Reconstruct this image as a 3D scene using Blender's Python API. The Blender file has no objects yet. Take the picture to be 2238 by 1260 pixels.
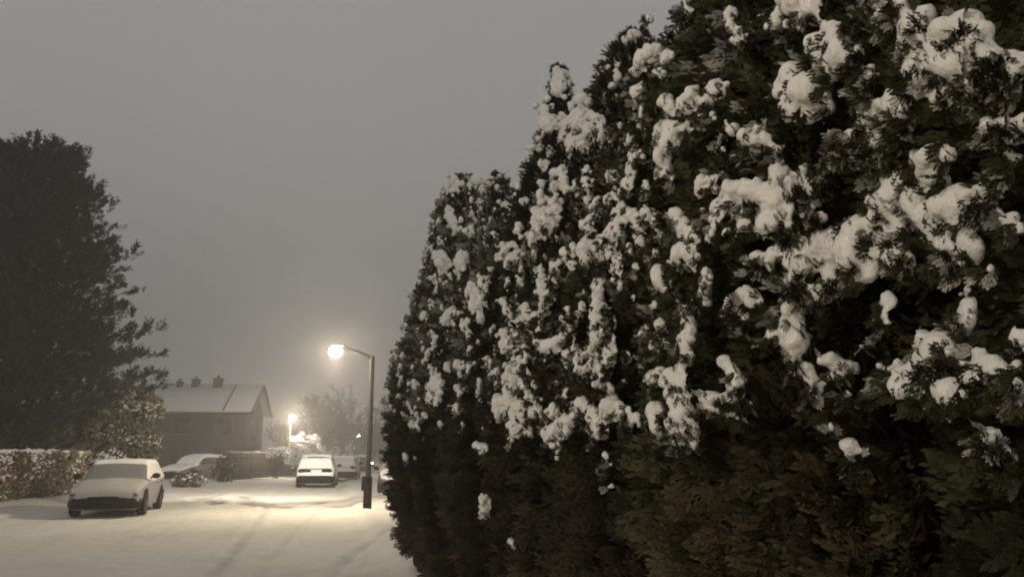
import bpy, math, random
import numpy as np
from mathutils import Vector, Matrix

random.seed(7)
rng = np.random.default_rng(11)
sc = bpy.context.scene
COL = sc.collection
PI = math.pi

# ------------------------------------------------------------------ camera
F = 1750.0
CX, CY = 1119.0, 630.0
PITCH = math.atan(360 / F)
CAM = np.array([0.0, 0.0, 1.6])
FWD = np.array([0, math.cos(PITCH), math.sin(PITCH)])
UPV = np.array([0, -math.sin(PITCH), math.cos(PITCH)])
RGT = np.array([1.0, 0, 0])


def ray(px, py):
    return FWD + (px - CX) / F * RGT + (CY - py) / F * UPV


def ground(px, py, z=0.0):
    d = ray(px, py)
    t = (z - CAM[2]) / d[2]
    return CAM + d * t


def at(px, py, Y):
    d = ray(px, py)
    return CAM + d * (Y / d[1])


cam_d = bpy.data.cameras.new("camera")
cam_d.sensor_width = 36
cam_d.lens = F / 2238 * 36
cam_d.clip_start = 0.05
cam_d.clip_end = 2000
cam = bpy.data.objects.new("camera", cam_d)
COL.objects.link(cam)
cam.location = CAM
cam.rotation_euler = (PI / 2 + PITCH, 0, 0)
sc.camera = cam
sc.view_settings.view_transform = 'Standard'
sc.view_settings.look = 'None'
sc.view_settings.exposure = 0
sc.view_settings.gamma = 1
sc.cycles.use_denoising = True
sc.cycles.filter_width = 2.0
sc.cycles.max_bounces = 6
sc.cycles.diffuse_bounces = 3
sc.cycles.volume_bounces = 1
sc.cycles.sample_clamp_indirect = 1.5
sc.cycles.caustics_reflective = False
sc.cycles.caustics_refractive = False


# ------------------------------------------------------------------ noise
def _hash(ix, iy, iz, s):
    h = (ix * 374761393 + iy * 668265263 + iz * 2147483647 + s * 1274126177) & 0xFFFFFFFF
    h = ((h ^ (h >> 13)) * 1274126177) & 0xFFFFFFFF
    h = h ^ (h >> 16)
    return (h & 0xFFFF) / 32767.5 - 1.0


def vnoise(P, seed=0):
    P = np.asarray(P, float)
    i = np.floor(P).astype(np.int64)
    f = P - i
    f = f * f * (3 - 2 * f)
    out = 0
    for dx in (0, 1):
        for dy in (0, 1):
            for dz in (0, 1):
                w = (f[..., 0] if dx else 1 - f[..., 0]) * (f[..., 1] if dy else 1 - f[..., 1]) * (f[..., 2] if dz else 1 - f[..., 2])
                out = out + w * _hash(i[..., 0] + dx, i[..., 1] + dy, i[..., 2] + dz, seed)
    return out


def fbm(P, seed=0, o=3):
    a, r, s = 1.0, 0, np.asarray(P, float)
    for k in range(o):
        r = r + a * vnoise(s, seed + k)
        s = s * 2.03
        a *= 0.5
    return r


# ------------------------------------------------------------------ mesh helpers
def link(o, parent=None):
    COL.objects.link(o)
    if parent is not None:
        o.parent = parent
    return o


def tag(o, label=None, cat=None, group=None, kind=None):
    if label: o["label"] = label
    if cat: o["category"] = cat
    if group: o["group"] = group
    if kind: o["kind"] = kind
    return o


def thing(name, label, cat, loc=(0, 0, 0), rz=0.0, group=None):
    o = bpy.data.objects.new(name, None)
    o.empty_display_size = 0.3
    COL.objects.link(o)
    o.location = loc
    o.rotation_euler = (0, 0, rz)
    return tag(o, label, cat, group)


def raw_mesh(name, V, faces, smooth=False, col=None):
    """V (n,3); faces: list of arrays (m,k) each of constant k"""
    me = bpy.data.meshes.new(name)
    V = np.asarray(V, np.float32)
    if not isinstance(faces, (list, tuple)):
        faces = [faces]
    faces = [np.asarray(f, np.int32) for f in faces if len(f)]
    me.vertices.add(len(V))
    me.vertices.foreach_set("co", V.ravel())
    nl = sum(f.size for f in faces)
    npoly = sum(len(f) for f in faces)
    me.loops.add(nl)
    me.loops.foreach_set("vertex_index", np.concatenate([f.ravel() for f in faces]))
    me.polygons.add(npoly)
    st, off = [], 0
    for f in faces:
        st.append(off + np.arange(len(f)) * f.shape[1])
        off += f.size
    me.polygons.foreach_set("loop_start", np.concatenate(st).astype(np.int32))
    if smooth:
        me.polygons.foreach_set("use_smooth", np.ones(npoly, bool))
    if col is not None:
        ca = me.color_attributes.new("Col", 'FLOAT_COLOR', 'POINT')
        c4 = np.ones((len(V), 4), np.float32)
        c4[:, :3] = col
        ca.data.foreach_set("color", c4.ravel())
    me.update()
    me.validate()
    return me


def mk(name, V, faces, mat, parent=None, smooth=False, col=None, world=True):
    """world=True: V is in world coordinates, re-expressed in the parent's space"""
    V = np.asarray(V, float)
    if parent is not None and world:
        chain, p = [], parent
        while p is not None:
            chain.append(p)
            p = p.parent
        for p in reversed(chain):
            V = V - np.array(p.location)
            a = -p.rotation_euler[2]
            if abs(a) > 1e-9:
                c, s = math.cos(a), math.sin(a)
                V = np.stack([V[:, 0] * c - V[:, 1] * s, V[:, 0] * s + V[:, 1] * c, V[:, 2]], 1)
    o = bpy.data.objects.new(name, raw_mesh(name, V, faces, smooth, col))
    if mat: o.data.materials.append(mat)
    return link(o, parent)


class MB:
    def __init__(self):
        self.v, self.f4, self.f3, self.n = [], [], [], 0

    def add(self, V, F4=None, F3=None):
        V = np.asarray(V, float).reshape(-1, 3)
        self.v.append(V)
        if F4 is not None and len(F4): self.f4.append(np.asarray(F4, int) + self.n)
        if F3 is not None and len(F3): self.f3.append(np.asarray(F3, int) + self.n)
        self.n += len(V)

    def box(self, c, s, rz=0.0, bev=0.0):
        """bevelled box: c centre, s full sizes"""
        hx, hy, hz = [k / 2 for k in s]
        b = min(bev, hx * .9, hy * .9, hz * .9)
        if b <= 0:
            V = np.array([[x, y, z] for z in (-hz, hz) for x, y in ((-hx, -hy), (hx, -hy), (hx, hy), (-hx, hy))])
            rings = 2
            n = 4
        else:
            rings_ = []
            for z, k in ((-hz, b), (-hz + b, 0), (hz - b, 0), (hz, b)):
                x, y = hx - k, hy - k
                c_ = b if k == 0 else b * .6
                rings_ += [[-x + c_, -y, z], [x - c_, -y, z], [x, -y + c_, z], [x, y - c_, z], [x - c_, y, z], [-x + c_, y, z], [-x, y - c_, z], [-x, -y + c_, z]]
            V = np.array(rings_)
            rings, n = 4, 8
        if rz:
            ca, sa = math.cos(rz), math.sin(rz)
            V = np.stack([V[:, 0] * ca - V[:, 1] * sa, V[:, 0] * sa + V[:, 1] * ca, V[:, 2]], 1)
        V = V + np.array(c)
        f4 = []
        for r in range(rings - 1):
            for i in range(n):
                j = (i + 1) % n
                f4.append([r * n + i, r * n + j, (r + 1) * n + j, (r + 1) * n + i])
        f3 = []
        for i in range(1, n - 1):
            f3.append([0, i + 1, i])
            f3.append([(rings - 1) * n, (rings - 1) * n + i, (rings - 1) * n + i + 1])
        self.add(V, f4, f3)

    def tube(self, pts, rad, n=8, cap=True):
        pts = np.asarray(pts, float)
        m = len(pts)
        rad = np.broadcast_to(np.asarray(rad, float), (m,))
        t = np.gradient(pts, axis=0)
        t /= np.linalg.norm(t, axis=1, keepdims=True) + 1e-12
        ref = np.array([0, 0, 1.0]) if abs(t[0, 2]) < .9 else np.array([1.0, 0, 0])
        V = []
        for i in range(m):
            a = np.cross(t[i], ref); a /= np.linalg.norm(a) + 1e-12
            b = np.cross(a, t[i])
            ref = b
            ang = np.arange(n) / n * 2 * PI
            V.append(pts[i] + rad[i] * (np.cos(ang)[:, None] * a + np.sin(ang)[:, None] * b))
        V = np.concatenate(V)
        f4 = [[r * n + i, r * n + (i + 1) % n, (r + 1) * n + (i + 1) % n, (r + 1) * n + i] for r in range(m - 1) for i in range(n)]
        f3 = []
        if cap:
            for i in range(1, n - 1):
                f3.append([0, i, i + 1])
                f3.append([(m - 1) * n, (m - 1) * n + i + 1, (m - 1) * n + i])
        self.add(V, f4, f3)

    def lathe(self, prof, n=20, c=(0, 0, 0)):
        prof = np.asarray(prof, float)
        ang = np.arange(n) / n * 2 * PI
        V = np.concatenate([np.stack([r * np.cos(ang), r * np.sin(ang), np.full(n, z)], 1) for r, z in prof]) + np.array(c)
        f4 = [[r * n + i, r * n + (i + 1) % n, (r + 1) * n + (i + 1) % n, (r + 1) * n + i] for r in range(len(prof) - 1) for i in range(n)]
        self.add(V, f4)

    def build(self, name, mat, parent=None, smooth=False, world=True):
        V = np.concatenate(self.v)
        fs = []
        if self.f4: fs.append(np.concatenate([np.asarray(f).reshape(-1, 4) for f in self.f4]))
        if self.f3: fs.append(np.concatenate([np.asarray(f).reshape(-1, 3) for f in self.f3]))
        return mk(name, V, fs, mat, parent, smooth, None, world)


def ico(sub):
    import bmesh
    bm = bmesh.new()
    bmesh.ops.create_icosphere(bm, subdivisions=sub, radius=1)
    bm.verts.ensure_lookup_table()
    V = np.array([v.co[:] for v in bm.verts])
    Fc = np.array([[v.index for v in f.verts] for f in bm.faces])
    bm.free()
    return V, Fc


ICO2 = ico(2)
ICO3 = ico(3)
ICO1 = ico(1)


# ------------------------------------------------------------------ materials
def new_mat(name):
    m = bpy.data.materials.new(name)
    m.use_nodes = True
    nt = m.node_tree
    b = nt.nodes["Principled BSDF"]
    return m, nt, b


def N(nt, t, **kw):
    n = nt.nodes.new(t)
    for k, v in kw.items():
        setattr(n, k, v)
    return n


def mat_plain(name, col, rough=.6, metal=0.0, var=.15, scale=6.0, bump=0.0, bscale=40.0, spec=.3):
    m, nt, b = new_mat(name)
    tc = N(nt, 'ShaderNodeTexCoord')
    ns = N(nt, 'ShaderNodeTexNoise'); ns.inputs['Scale'].default_value = scale; ns.inputs['Detail'].default_value = 5
    nt.links.new(tc.outputs['Object'], ns.inputs['Vector'])
    mx = N(nt, 'ShaderNodeMix', data_type='RGBA')
    mx.inputs[6].default_value = (*[c * (1 - var) for c in col], 1)
    mx.inputs[7].default_value = (*[min(1, c * (1 + var)) for c in col], 1)
    nt.links.new(ns.outputs['Fac'], mx.inputs[0])
    nt.links.new(mx.outputs[2], b.inputs['Base Color'])
    b.inputs['Roughness'].default_value = rough
    b.inputs['Metallic'].default_value = metal
    b.inputs['Specular IOR Level'].default_value = spec
    if bump:
        n2 = N(nt, 'ShaderNodeTexNoise'); n2.inputs['Scale'].default_value = bscale; n2.inputs['Detail'].default_value = 4
        nt.links.new(tc.outputs['Object'], n2.inputs['Vector'])
        bp = N(nt, 'ShaderNodeBump'); bp.inputs['Strength'].default_value = bump; bp.inputs['Distance'].default_value = .02
        nt.links.new(n2.outputs['Fac'], bp.inputs['Height'])
        nt.links.new(bp.outputs['Normal'], b.inputs['Normal'])
    return m


def mat_attr(name, rough=.75, mul=1.0, spec=.15):
    m, nt, b = new_mat(name)
    a = N(nt, 'ShaderNodeVertexColor', layer_name="Col")
    nt.links.new(a.outputs['Color'], b.inputs['Base Color'])
    b.inputs['Roughness'].default_value = rough
    b.inputs['Specular IOR Level'].default_value = spec
    return m


def mat_emit(name, col, strength):
    m, nt, b = new_mat(name)
    b.inputs['Base Color'].default_value = (.9, .85, .7, 1)
    b.inputs['Emission Color'].default_value = (*col, 1)
    b.inputs['Emission Strength'].default_value = strength
    return m


def mat_snow(name, col=(.80, .79, .77), b1=.25, s1=45.0, d1=.01):
    m, nt, b = new_mat(name)
    tc = N(nt, 'ShaderNodeTexCoord')
    n1 = N(nt, 'ShaderNodeTexNoise'); n1.inputs['Scale'].default_value = s1; n1.inputs['Detail'].default_value = 8; n1.inputs['Roughness'].default_value = .65
    nt.links.new(tc.outputs['Object'], n1.inputs['Vector'])
    bp = N(nt, 'ShaderNodeBump'); bp.inputs['Strength'].default_value = b1; bp.inputs['Distance'].default_value = d1
    nt.links.new(n1.outputs['Fac'], bp.inputs['Height'])
    nt.links.new(bp.outputs['Normal'], b.inputs['Normal'])
    n2 = N(nt, 'ShaderNodeTexNoise'); n2.inputs['Scale'].default_value = 3.1; n2.inputs['Detail'].default_value = 6
    nt.links.new(tc.outputs['Object'], n2.inputs['Vector'])
    mx = N(nt, 'ShaderNodeMix', data_type='RGBA')
    mx.inputs[6].default_value = (*[c * .93 for c in col], 1)
    mx.inputs[7].default_value = (*[min(.9, c * 1.06) for c in col], 1)
    nt.links.new(n2.outputs['Fac'], mx.inputs[0])
    nt.links.new(mx.outputs[2], b.inputs['Base Color'])
    b.inputs['Roughness'].default_value = .85
    b.inputs['Specular IOR Level'].default_value = .15
    return m


M_SNOW = mat_snow("tree_snow", b1=.8, s1=38, d1=.022)
M_SNOWC = mat_snow("car_snow", b1=.3, s1=25, d1=.012)
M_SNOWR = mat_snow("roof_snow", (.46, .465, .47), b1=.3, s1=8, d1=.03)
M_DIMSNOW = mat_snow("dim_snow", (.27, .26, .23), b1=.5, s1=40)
M_LEAF = mat_attr("conifer_foliage")
M_BARK = mat_plain("bark", (.06, .045, .035), .9, var=.4, scale=9, bump=.8)
M_BOUGH = mat_plain("dry_bough", (.07, .052, .04), .9, var=.4, scale=14)
M_TWIG = mat_attr("snowy_twigs", .85)
M_POLE = mat_plain("painted_steel", (.009, .009, .008), .8, 0, var=.3, scale=5, bump=.2, spec=.1)
M_LITPOLE = mat_plain("lamplit_steel", (.09, .09, .085), .8, 0, var=.15, scale=5)  # paler steel carries the lamplight on the second lamp's post in its colour
M_DARKPL = mat_plain("dark_plastic", (.012, .012, .013), .8, var=.3, spec=.12)
M_GLASS = mat_plain("car_glass", (.015, .018, .022), .12, spec=.6)
M_TYRE = mat_plain("tyre_rubber", (.015, .015, .015), .85, bump=.3)
M_RIM = mat_plain("alloy_rim", (.10, .10, .10), .6, .2)
M_WALL = mat_plain("render_wall", (.042, .041, .039), .9, var=.15, scale=1.2, bump=.3)
M_TRIM = mat_plain("dark_trim", (.045, .04, .038), .7)
M_CHIM = mat_plain("brick_chimney", (.035, .028, .024), .9, var=.3, scale=12)
M_FENCE = mat_plain("weathered_boards", (.035, .028, .022), .9, var=.4, scale=7, bump=.4)
M_PLATE = mat_plain("plate_white", (.75, .75, .72), .4, var=.03)
M_RED = mat_plain("red_lens", (.035, .010, .010), .5, spec=.15)
M_LENS = mat_plain("clear_lens", (.10, .10, .10), .4, spec=.2)


# ------------------------------------------------------------------ world + sky glow, sun (very low, overcast night)
w = bpy.data.worlds.new("World")
sc.world = w
w.use_nodes = True
nt = w.node_tree
for n in list(nt.nodes): nt.nodes.remove(n)
out = N(nt, 'ShaderNodeOutputWorld')
tc = N(nt, 'ShaderNodeTexCoord')
sep = N(nt, 'ShaderNodeSeparateXYZ')
nt.links.new(tc.outputs['Generated'], sep.inputs[0])
rp = N(nt, 'ShaderNodeValToRGB')
nt.links.new(sep.outputs['Z'], rp.inputs[0])
SKYK = 2.0
rp.color_ramp.elements[0].position = 0.0
rp.color_ramp.elements[0].color = (.262, .248, .222, 1)
rp.color_ramp.elements[1].position = 1.0
rp.color_ramp.elements[1].color = (.122, .120, .115, 1)
e = rp.color_ramp.elements.new(.22); e.color = (.212, .204, .190, 1)
e = rp.color_ramp.elements.new(.5); e.color = (.165, .161, .154, 1)
bg = N(nt, 'ShaderNodeBackground')
cn = N(nt, 'ShaderNodeTexNoise'); cn.inputs['Scale'].default_value = 2.2; cn.inputs['Detail'].default_value = 4
nt.links.new(tc.outputs['Generated'], cn.inputs['Vector'])
mr = N(nt, 'ShaderNodeMapRange'); mr.inputs['To Min'].default_value = .90; mr.inputs['To Max'].default_value = 1.10
nt.links.new(cn.outputs['Fac'], mr.inputs['Value'])
vm = N(nt, 'ShaderNodeVectorMath', operation='SCALE')
nt.links.new(rp.outputs['Color'], vm.inputs[0]); nt.links.new(mr.outputs['Result'], vm.inputs['Scale'])
nt.links.new(vm.outputs['Vector'], bg.inputs['Color'])
bg.inputs['Strength'].default_value = SKYK
sky = N(nt, 'ShaderNodeTexSky', sky_type='NISHITA')
sky.sun_disc = False
SUN_EL, SUN_AZ = math.radians(12), math.radians(215)
sky.sun_elevation = SUN_EL
sky.sun_rotation = SUN_AZ
bg2 = N(nt, 'ShaderNodeBackground')
bg2.inputs['Strength'].default_value = .0008
nt.links.new(sky.outputs['Color'], bg2.inputs['Color'])
ad = N(nt, 'ShaderNodeAddShader')
nt.links.new(bg.outputs[0], ad.inputs[0]); nt.links.new(bg2.outputs[0], ad.inputs[1])
nt.links.new(ad.outputs[0], out.inputs['Surface'])

# ------------------------------------------------------------------ haze (falling-snow mist filling the street)
def haze(y0, y1, dens, label):
    HZ = MB()
    HZ.box((-30, (y0 + y1) / 2, 28), (460, y1 - y0, 62))
    haze_m = bpy.data.materials.new("snow_mist")
    haze_m.use_nodes = True
    nt = haze_m.node_tree
    for n in list(nt.nodes): nt.nodes.remove(n)
    o_ = N(nt, 'ShaderNodeOutputMaterial')
    vs = N(nt, 'ShaderNodeVolumeScatter')
    vs.inputs['Density'].default_value = dens
    vs.inputs['Anisotropy'].default_value = .6
    vs.inputs['Color'].default_value = (.97, .955, .93, 1)
    nt.links.new(vs.outputs[0], o_.inputs['Volume'])
    tag(HZ.build("haze", haze_m), label, None, None, "structure")


haze(-110, 43.0, .0032, "thin grey night mist of falling snow near the camera")
haze(43.02, 350, .0108, "thicker grey night mist of falling snow down the street")

# ------------------------------------------------------------------ ground
RD = np.array([-.24, 1.0])  # direction of the near stretch of road


def seg_dist(P, A, B):
    AB = B - A
    t = np.clip(((P - A) @ AB) / (AB @ AB), 0, 1)
    return np.linalg.norm(P - (A + t[:, None] * AB), axis=1)


def poly_dist(P, pts):
    d = np.full(len(P), 1e9)
    for a, b in zip(pts[:-1], pts[1:]):
        d = np.minimum(d, seg_dist(P, a, b))
    return d


TRACKS = [  # (pixels on the snow, width m, depth m, slush)
    ([(435, 1088), (444, 1094), (455, 1098), (480, 1102), (510, 1101)], .30, .08, .95),
    ([(470, 1104), (520, 1101), (560, 1103), (600, 1108), (650, 1110), (705, 1108), (790, 1102)], .38, .07, .8),
    ([(525, 1085), (548, 1094), (585, 1098), (640, 1101), (690, 1101), (712, 1096), (790, 1095)], .26, .06, .6),
    ([(600, 1088), (575, 1120), (535, 1170), (490, 1225), (440, 1290)], .10, .035, .32),
    ([(700, 1112), (640, 1160), (590, 1215), (545, 1300)], .09, .03, .2),
    ([(880, 1150), (800, 1190), (745, 1235), (690, 1300)], .09, .03, .3),
    ([(560, 1058), (520, 1070), (480, 1088), (470, 1104)], .3, -.045, 0),
    ([(640, 1065), (560, 1075), (510, 1090), (485, 1106)], .3, -.045, 0),
]
trk = [([ground(*p)[:2] for p in pts], wd, dp, sl) for pts, wd, dp, sl in TRACKS]


def road_right(y):
    return np.where(y < 30, 1.0 - .24 * y, 1.0 - 7.2 - .205 * (y - 30))


def snow_height(P):
    """P (n,2) -> z, slush"""
    P3 = np.c_[P, np.zeros(len(P))]
    z = .026 * fbm(P3 * .8, 3) + .011 * fbm(P3 * 3.1, 5)
    z += .009 * vnoise(np.c_[P @ np.array([.97, .24]) * 5.0, P @ np.array([-.24, .97]) * 0.5, np.zeros(len(P))], 9)   # faint ruts along the street
    z += .012 * np.clip(vnoise(P3 * 6.0, 21) - .1, 0, 1) + .006 * vnoise(P3 * 13, 22)
    sl = np.zeros(len(P))
    for pts, wd, dp, s in trk:
        d = poly_dist(P, pts)
        g = np.exp(-(d / wd) ** 4)
        brk = np.clip(.7 + .6 * vnoise(P3 * 1.7, 31), 0, 1)
        z += -dp * g * brk + .45 * abs(dp) * np.exp(-((d - 2 * wd) / (.8 * wd)) ** 2)
        sl = np.maximum(sl, s * g * brk)
    return z, sl


def snow_mat(name, col=(.78, .77, .75)):
    m, nt, b = new_mat(name)
    a = N(nt, 'ShaderNodeVertexColor', layer_name="Col")
    tcn = N(nt, 'ShaderNodeTexCoord')
    n1 = N(nt, 'ShaderNodeTexNoise'); n1.inputs['Scale'].default_value = 9; n1.inputs['Detail'].default_value = 8; n1.inputs['Roughness'].default_value = .7
    nt.links.new(tcn.outputs['Object'], n1.inputs['Vector'])
    bp = N(nt, 'ShaderNodeBump'); bp.inputs['Strength'].default_value = .55; bp.inputs['Distance'].default_value = .03
    nt.links.new(n1.outputs['Fac'], bp.inputs['Height'])
    nt.links.new(bp.outputs['Normal'], b.inputs['Normal'])
    nt.links.new(a.outputs['Color'], b.inputs['Base Color'])
    b.inputs['Roughness'].default_value = .8
    b.inputs['Specular IOR Level'].default_value = .2
    return m


M_GSNOW = snow_mat("ground_snow")
M_FAR = mat_snow("far_snow", (.70, .69, .67), .3, 2.0, .05)

ys = [-12.0]
while ys[-1] < 75:
    y = ys[-1]
    ys.append(y + (.35 if y < 8 else .075 + .0016 * max(0, y - 9) ** 1.35))
ys = np.array(ys)
ss = np.concatenate([np.arange(-22, 8, .085)])
YY, SS = np.meshgrid(ys, ss, indexing='ij')
XX = SS - .22 * YY
Pg = np.stack([XX.ravel(), YY.ravel()], 1)
z, sl = snow_height(Pg)
rr = road_right(Pg[:, 1])
dl = Pg[:, 0] - rr
# a snowed-over kerb step on the right, a soft verge bank on the left
z += .10 / (1 + np.exp(-(dl - .25) / .05))
ll = rr - 9.6 + np.clip((Pg[:, 1] - 34) / 12, 0, 1) * 2.2
z += .16 / (1 + np.exp((Pg[:, 0] - ll) / .35))
colg = np.array([.66, .625, .55]) * (1 - sl[:, None]) + np.array([.13, .115, .095]) * sl[:, None]  # warm lamplight is put into the yellowish snow colour; tracks are slush
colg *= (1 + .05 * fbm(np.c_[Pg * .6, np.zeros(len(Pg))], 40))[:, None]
ny, ns_ = len(ys), len(ss)
idx = np.arange(ny * ns_).reshape(ny, ns_)
q = np.stack([idx[:-1, :-1], idx[:-1, 1:], idx[1:, 1:], idx[1:, :-1]], -1)
qc = (ss[:-1] + ss[1:]) / 2
qy = (ys[:-1] + ys[1:]) / 2
qd = qc[None, :] - .22 * qy[:, None] - road_right(qy)[:, None]
Vg = np.c_[Pg, z]


def sub_sheet(name, mask, label):
    Fq = q[mask].reshape(-1, 4)
    u, inv = np.unique(Fq, return_inverse=True)
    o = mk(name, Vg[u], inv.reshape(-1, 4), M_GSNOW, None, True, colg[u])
    tag(o, label, None, None, "structure")


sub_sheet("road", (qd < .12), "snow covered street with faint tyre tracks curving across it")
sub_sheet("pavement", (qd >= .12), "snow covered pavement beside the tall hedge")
gm = MB()
gm.add([[-700, -300, -.12], [700, -300, -.12], [700, 1400, -.12], [-700, 1400, -.12]], [[0, 1, 2, 3]])
tag(gm.build("ground", M_FAR), "flat snow covered ground stretching away", None, None, "structure")


# ------------------------------------------------------------------ snow clumps by voxel remesh
def blobs_to_mesh(C, R, S, voxel, noise_amp, noise_scale, sub=2, smooth_it=2):
    """C (n,3) centres, R (n,) radii, S (n,3) stretch -> remeshed verts, faces"""
    IV, IF = (ICO2 if sub == 2 else ICO1)
    V = (C[:, None, :] + IV[None] * R[:, None, None] * S[:, None, :]).reshape(-1, 3)
    Fc = (IF[None] + (np.arange(len(C)) * len(IV))[:, None, None]).reshape(-1, 3)
    me = raw_mesh("tmp", V, Fc)
    o = bpy.data.objects.new("tmp", me)
    COL.objects.link(o)
    md = o.modifiers.new("r", 'REMESH'); md.mode = 'VOXEL'; md.voxel_size = voxel
    if smooth_it:
        sm = o.modifiers.new("s", 'SMOOTH'); sm.factor = .5; sm.iterations = smooth_it
    dg = bpy.context.evaluated_depsgraph_get()
    ev = o.evaluated_get(dg)
    m2 = ev.to_mesh()
    n = len(m2.vertices)
    co = np.empty(n * 3, np.float32); m2.vertices.foreach_get("co", co); co = co.reshape(-1, 3).astype(float)
    no = np.empty(n * 3, np.float32); m2.vertices.foreach_get("normal", no); no = no.reshape(-1, 3).astype(float)
    m2.calc_loop_triangles()
    nt_ = len(m2.loop_triangles)
    tr = np.empty(nt_ * 3, np.int32); m2.loop_triangles.foreach_get("vertices", tr); tr = tr.reshape(-1, 3)
    ev.to_mesh_clear()
    bpy.data.objects.remove(o); bpy.data.meshes.remove(me)
    co = co + no * (noise_amp * fbm(co * noise_scale, 77, 3) + .45 * noise_amp * vnoise(co * noise_scale * 3.3, 99))[:, None]
    return co, tr


# ------------------------------------------------------------------ tall conifers of the hedge
CA = 1.90


class Tree:
    def __init__(s, y, H, prof, cx=0.0, seed=0):
        s.y, s.H, s.seed = y, H, seed
        s.ph, s.pr = [p[0] for p in prof], [p[1] for p in prof]
        s.R = max(s.pr)
        s.x = CA - .24 * y + cx

    def rad(s, th, z):
        h = s.H - z
        r = np.interp(h, s.ph, s.pr) * np.where(h > 0, 1, 0)
        r = r * (.82 + .18 * np.clip(z / 1.2, 0, 1))
        h = np.clip(h, 0, None)
        P = np.stack([np.cos(th) * 1.0 * 2.2, np.sin(th) * 2.2, z * 1.35 + s.seed], -1)
        lump = fbm(P * 1.25, s.seed, 3)
        P2 = np.stack([np.cos(th) * s.R * 6, np.sin(th) * s.R * 6, z * 4.2], -1)
        return r * (1 + .15 * lump * np.clip(h / .6, .2, 1)) + .045 * fbm(P2, s.seed + 5, 2) * np.clip(h / .3, 0, 1)

    def inside(s, P, off=.07):
        d = P[..., :2] - np.array([s.x, s.y])
        r = np.hypot(d[..., 0], d[..., 1])
        res = np.zeros(r.shape, bool)
        m = (r < np.interp(s.H - P[..., 2], s.ph, s.pr) * 1.3 + .2) & (P[..., 2] < s.H) & (P[..., 2] > 0)
        z = P[..., 2][m]
        th = np.arctan2(d[..., 1][m], d[..., 0][m])
        res[m] = r[m] < s.rad(th, z) + off * np.clip((s.H - z) / .4, 0, 1)
        return res


NEAR = [(0, 0), (.4, .2), (.9, .45), (1.6, .75), (2.4, 1.0), (4.6, .95)]
TREES = [
    Tree(11.0, 5.45, [(0, .14), (.12, .27), (.5, .36), (1.2, .50), (2.5, .88), (3.2, 1.02), (4.2, 1.04), (5.5, .92)], .05, 1),
    Tree(8.6, 4.65, [(0, .05), (.2, .2), (.8, .42), (1.8, .75), (2.8, .9), (4.7, .85)], 0, 2),
    Tree(6.26, 4.76, [(0, .03), (.25, .10), (.6, .18), (.95, .30), (1.4, .48), (2.2, .78), (3, .93), (4.6, .85)], 0, 3),
    Tree(4.75, 4.20, [(0, .10), (.14, .19), (.45, .27), (.9, .44), (1.8, .80), (2.6, .95), (4.1, .9)], .03, 4),
    Tree(3.2, 4.40, [(0, 0), (.4, .13), (.85, .28), (1.3, .5), (1.8, .8), (2.4, 1.0), (4.4, .95)], 0, 5),
    Tree(2.1, 4.60, NEAR, 0, 6),
    Tree(1.0, 4.60, NEAR, 0, 7),
]


def cast(px, py):
    """arrays of pixels -> (tree index or -1, hit point)"""
    px, py = np.atleast_1d(px).astype(float), np.atleast_1d(py).astype(float)
    D = FWD[None] + ((px - CX) / F)[:, None] * RGT + ((CY - py) / F)[:, None] * UPV
    ts = np.concatenate([np.arange(.5, 3, .015), np.arange(3, 14, .03)])
    P = CAM + D[:, None, :] * ts[None, :, None]
    best = np.full(len(px), 1e9); ti = np.full(len(px), -1)
    for i, t in enumerate(TREES):
        ins = t.inside(P)
        has = ins.any(1)
        tt = ts[ins.argmax(1)]
        ok = has & (tt < best)
        best[ok] = tt[ok]; ti[ok] = i
    return ti, CAM + D * np.minimum(best, 50)[:, None]


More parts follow.
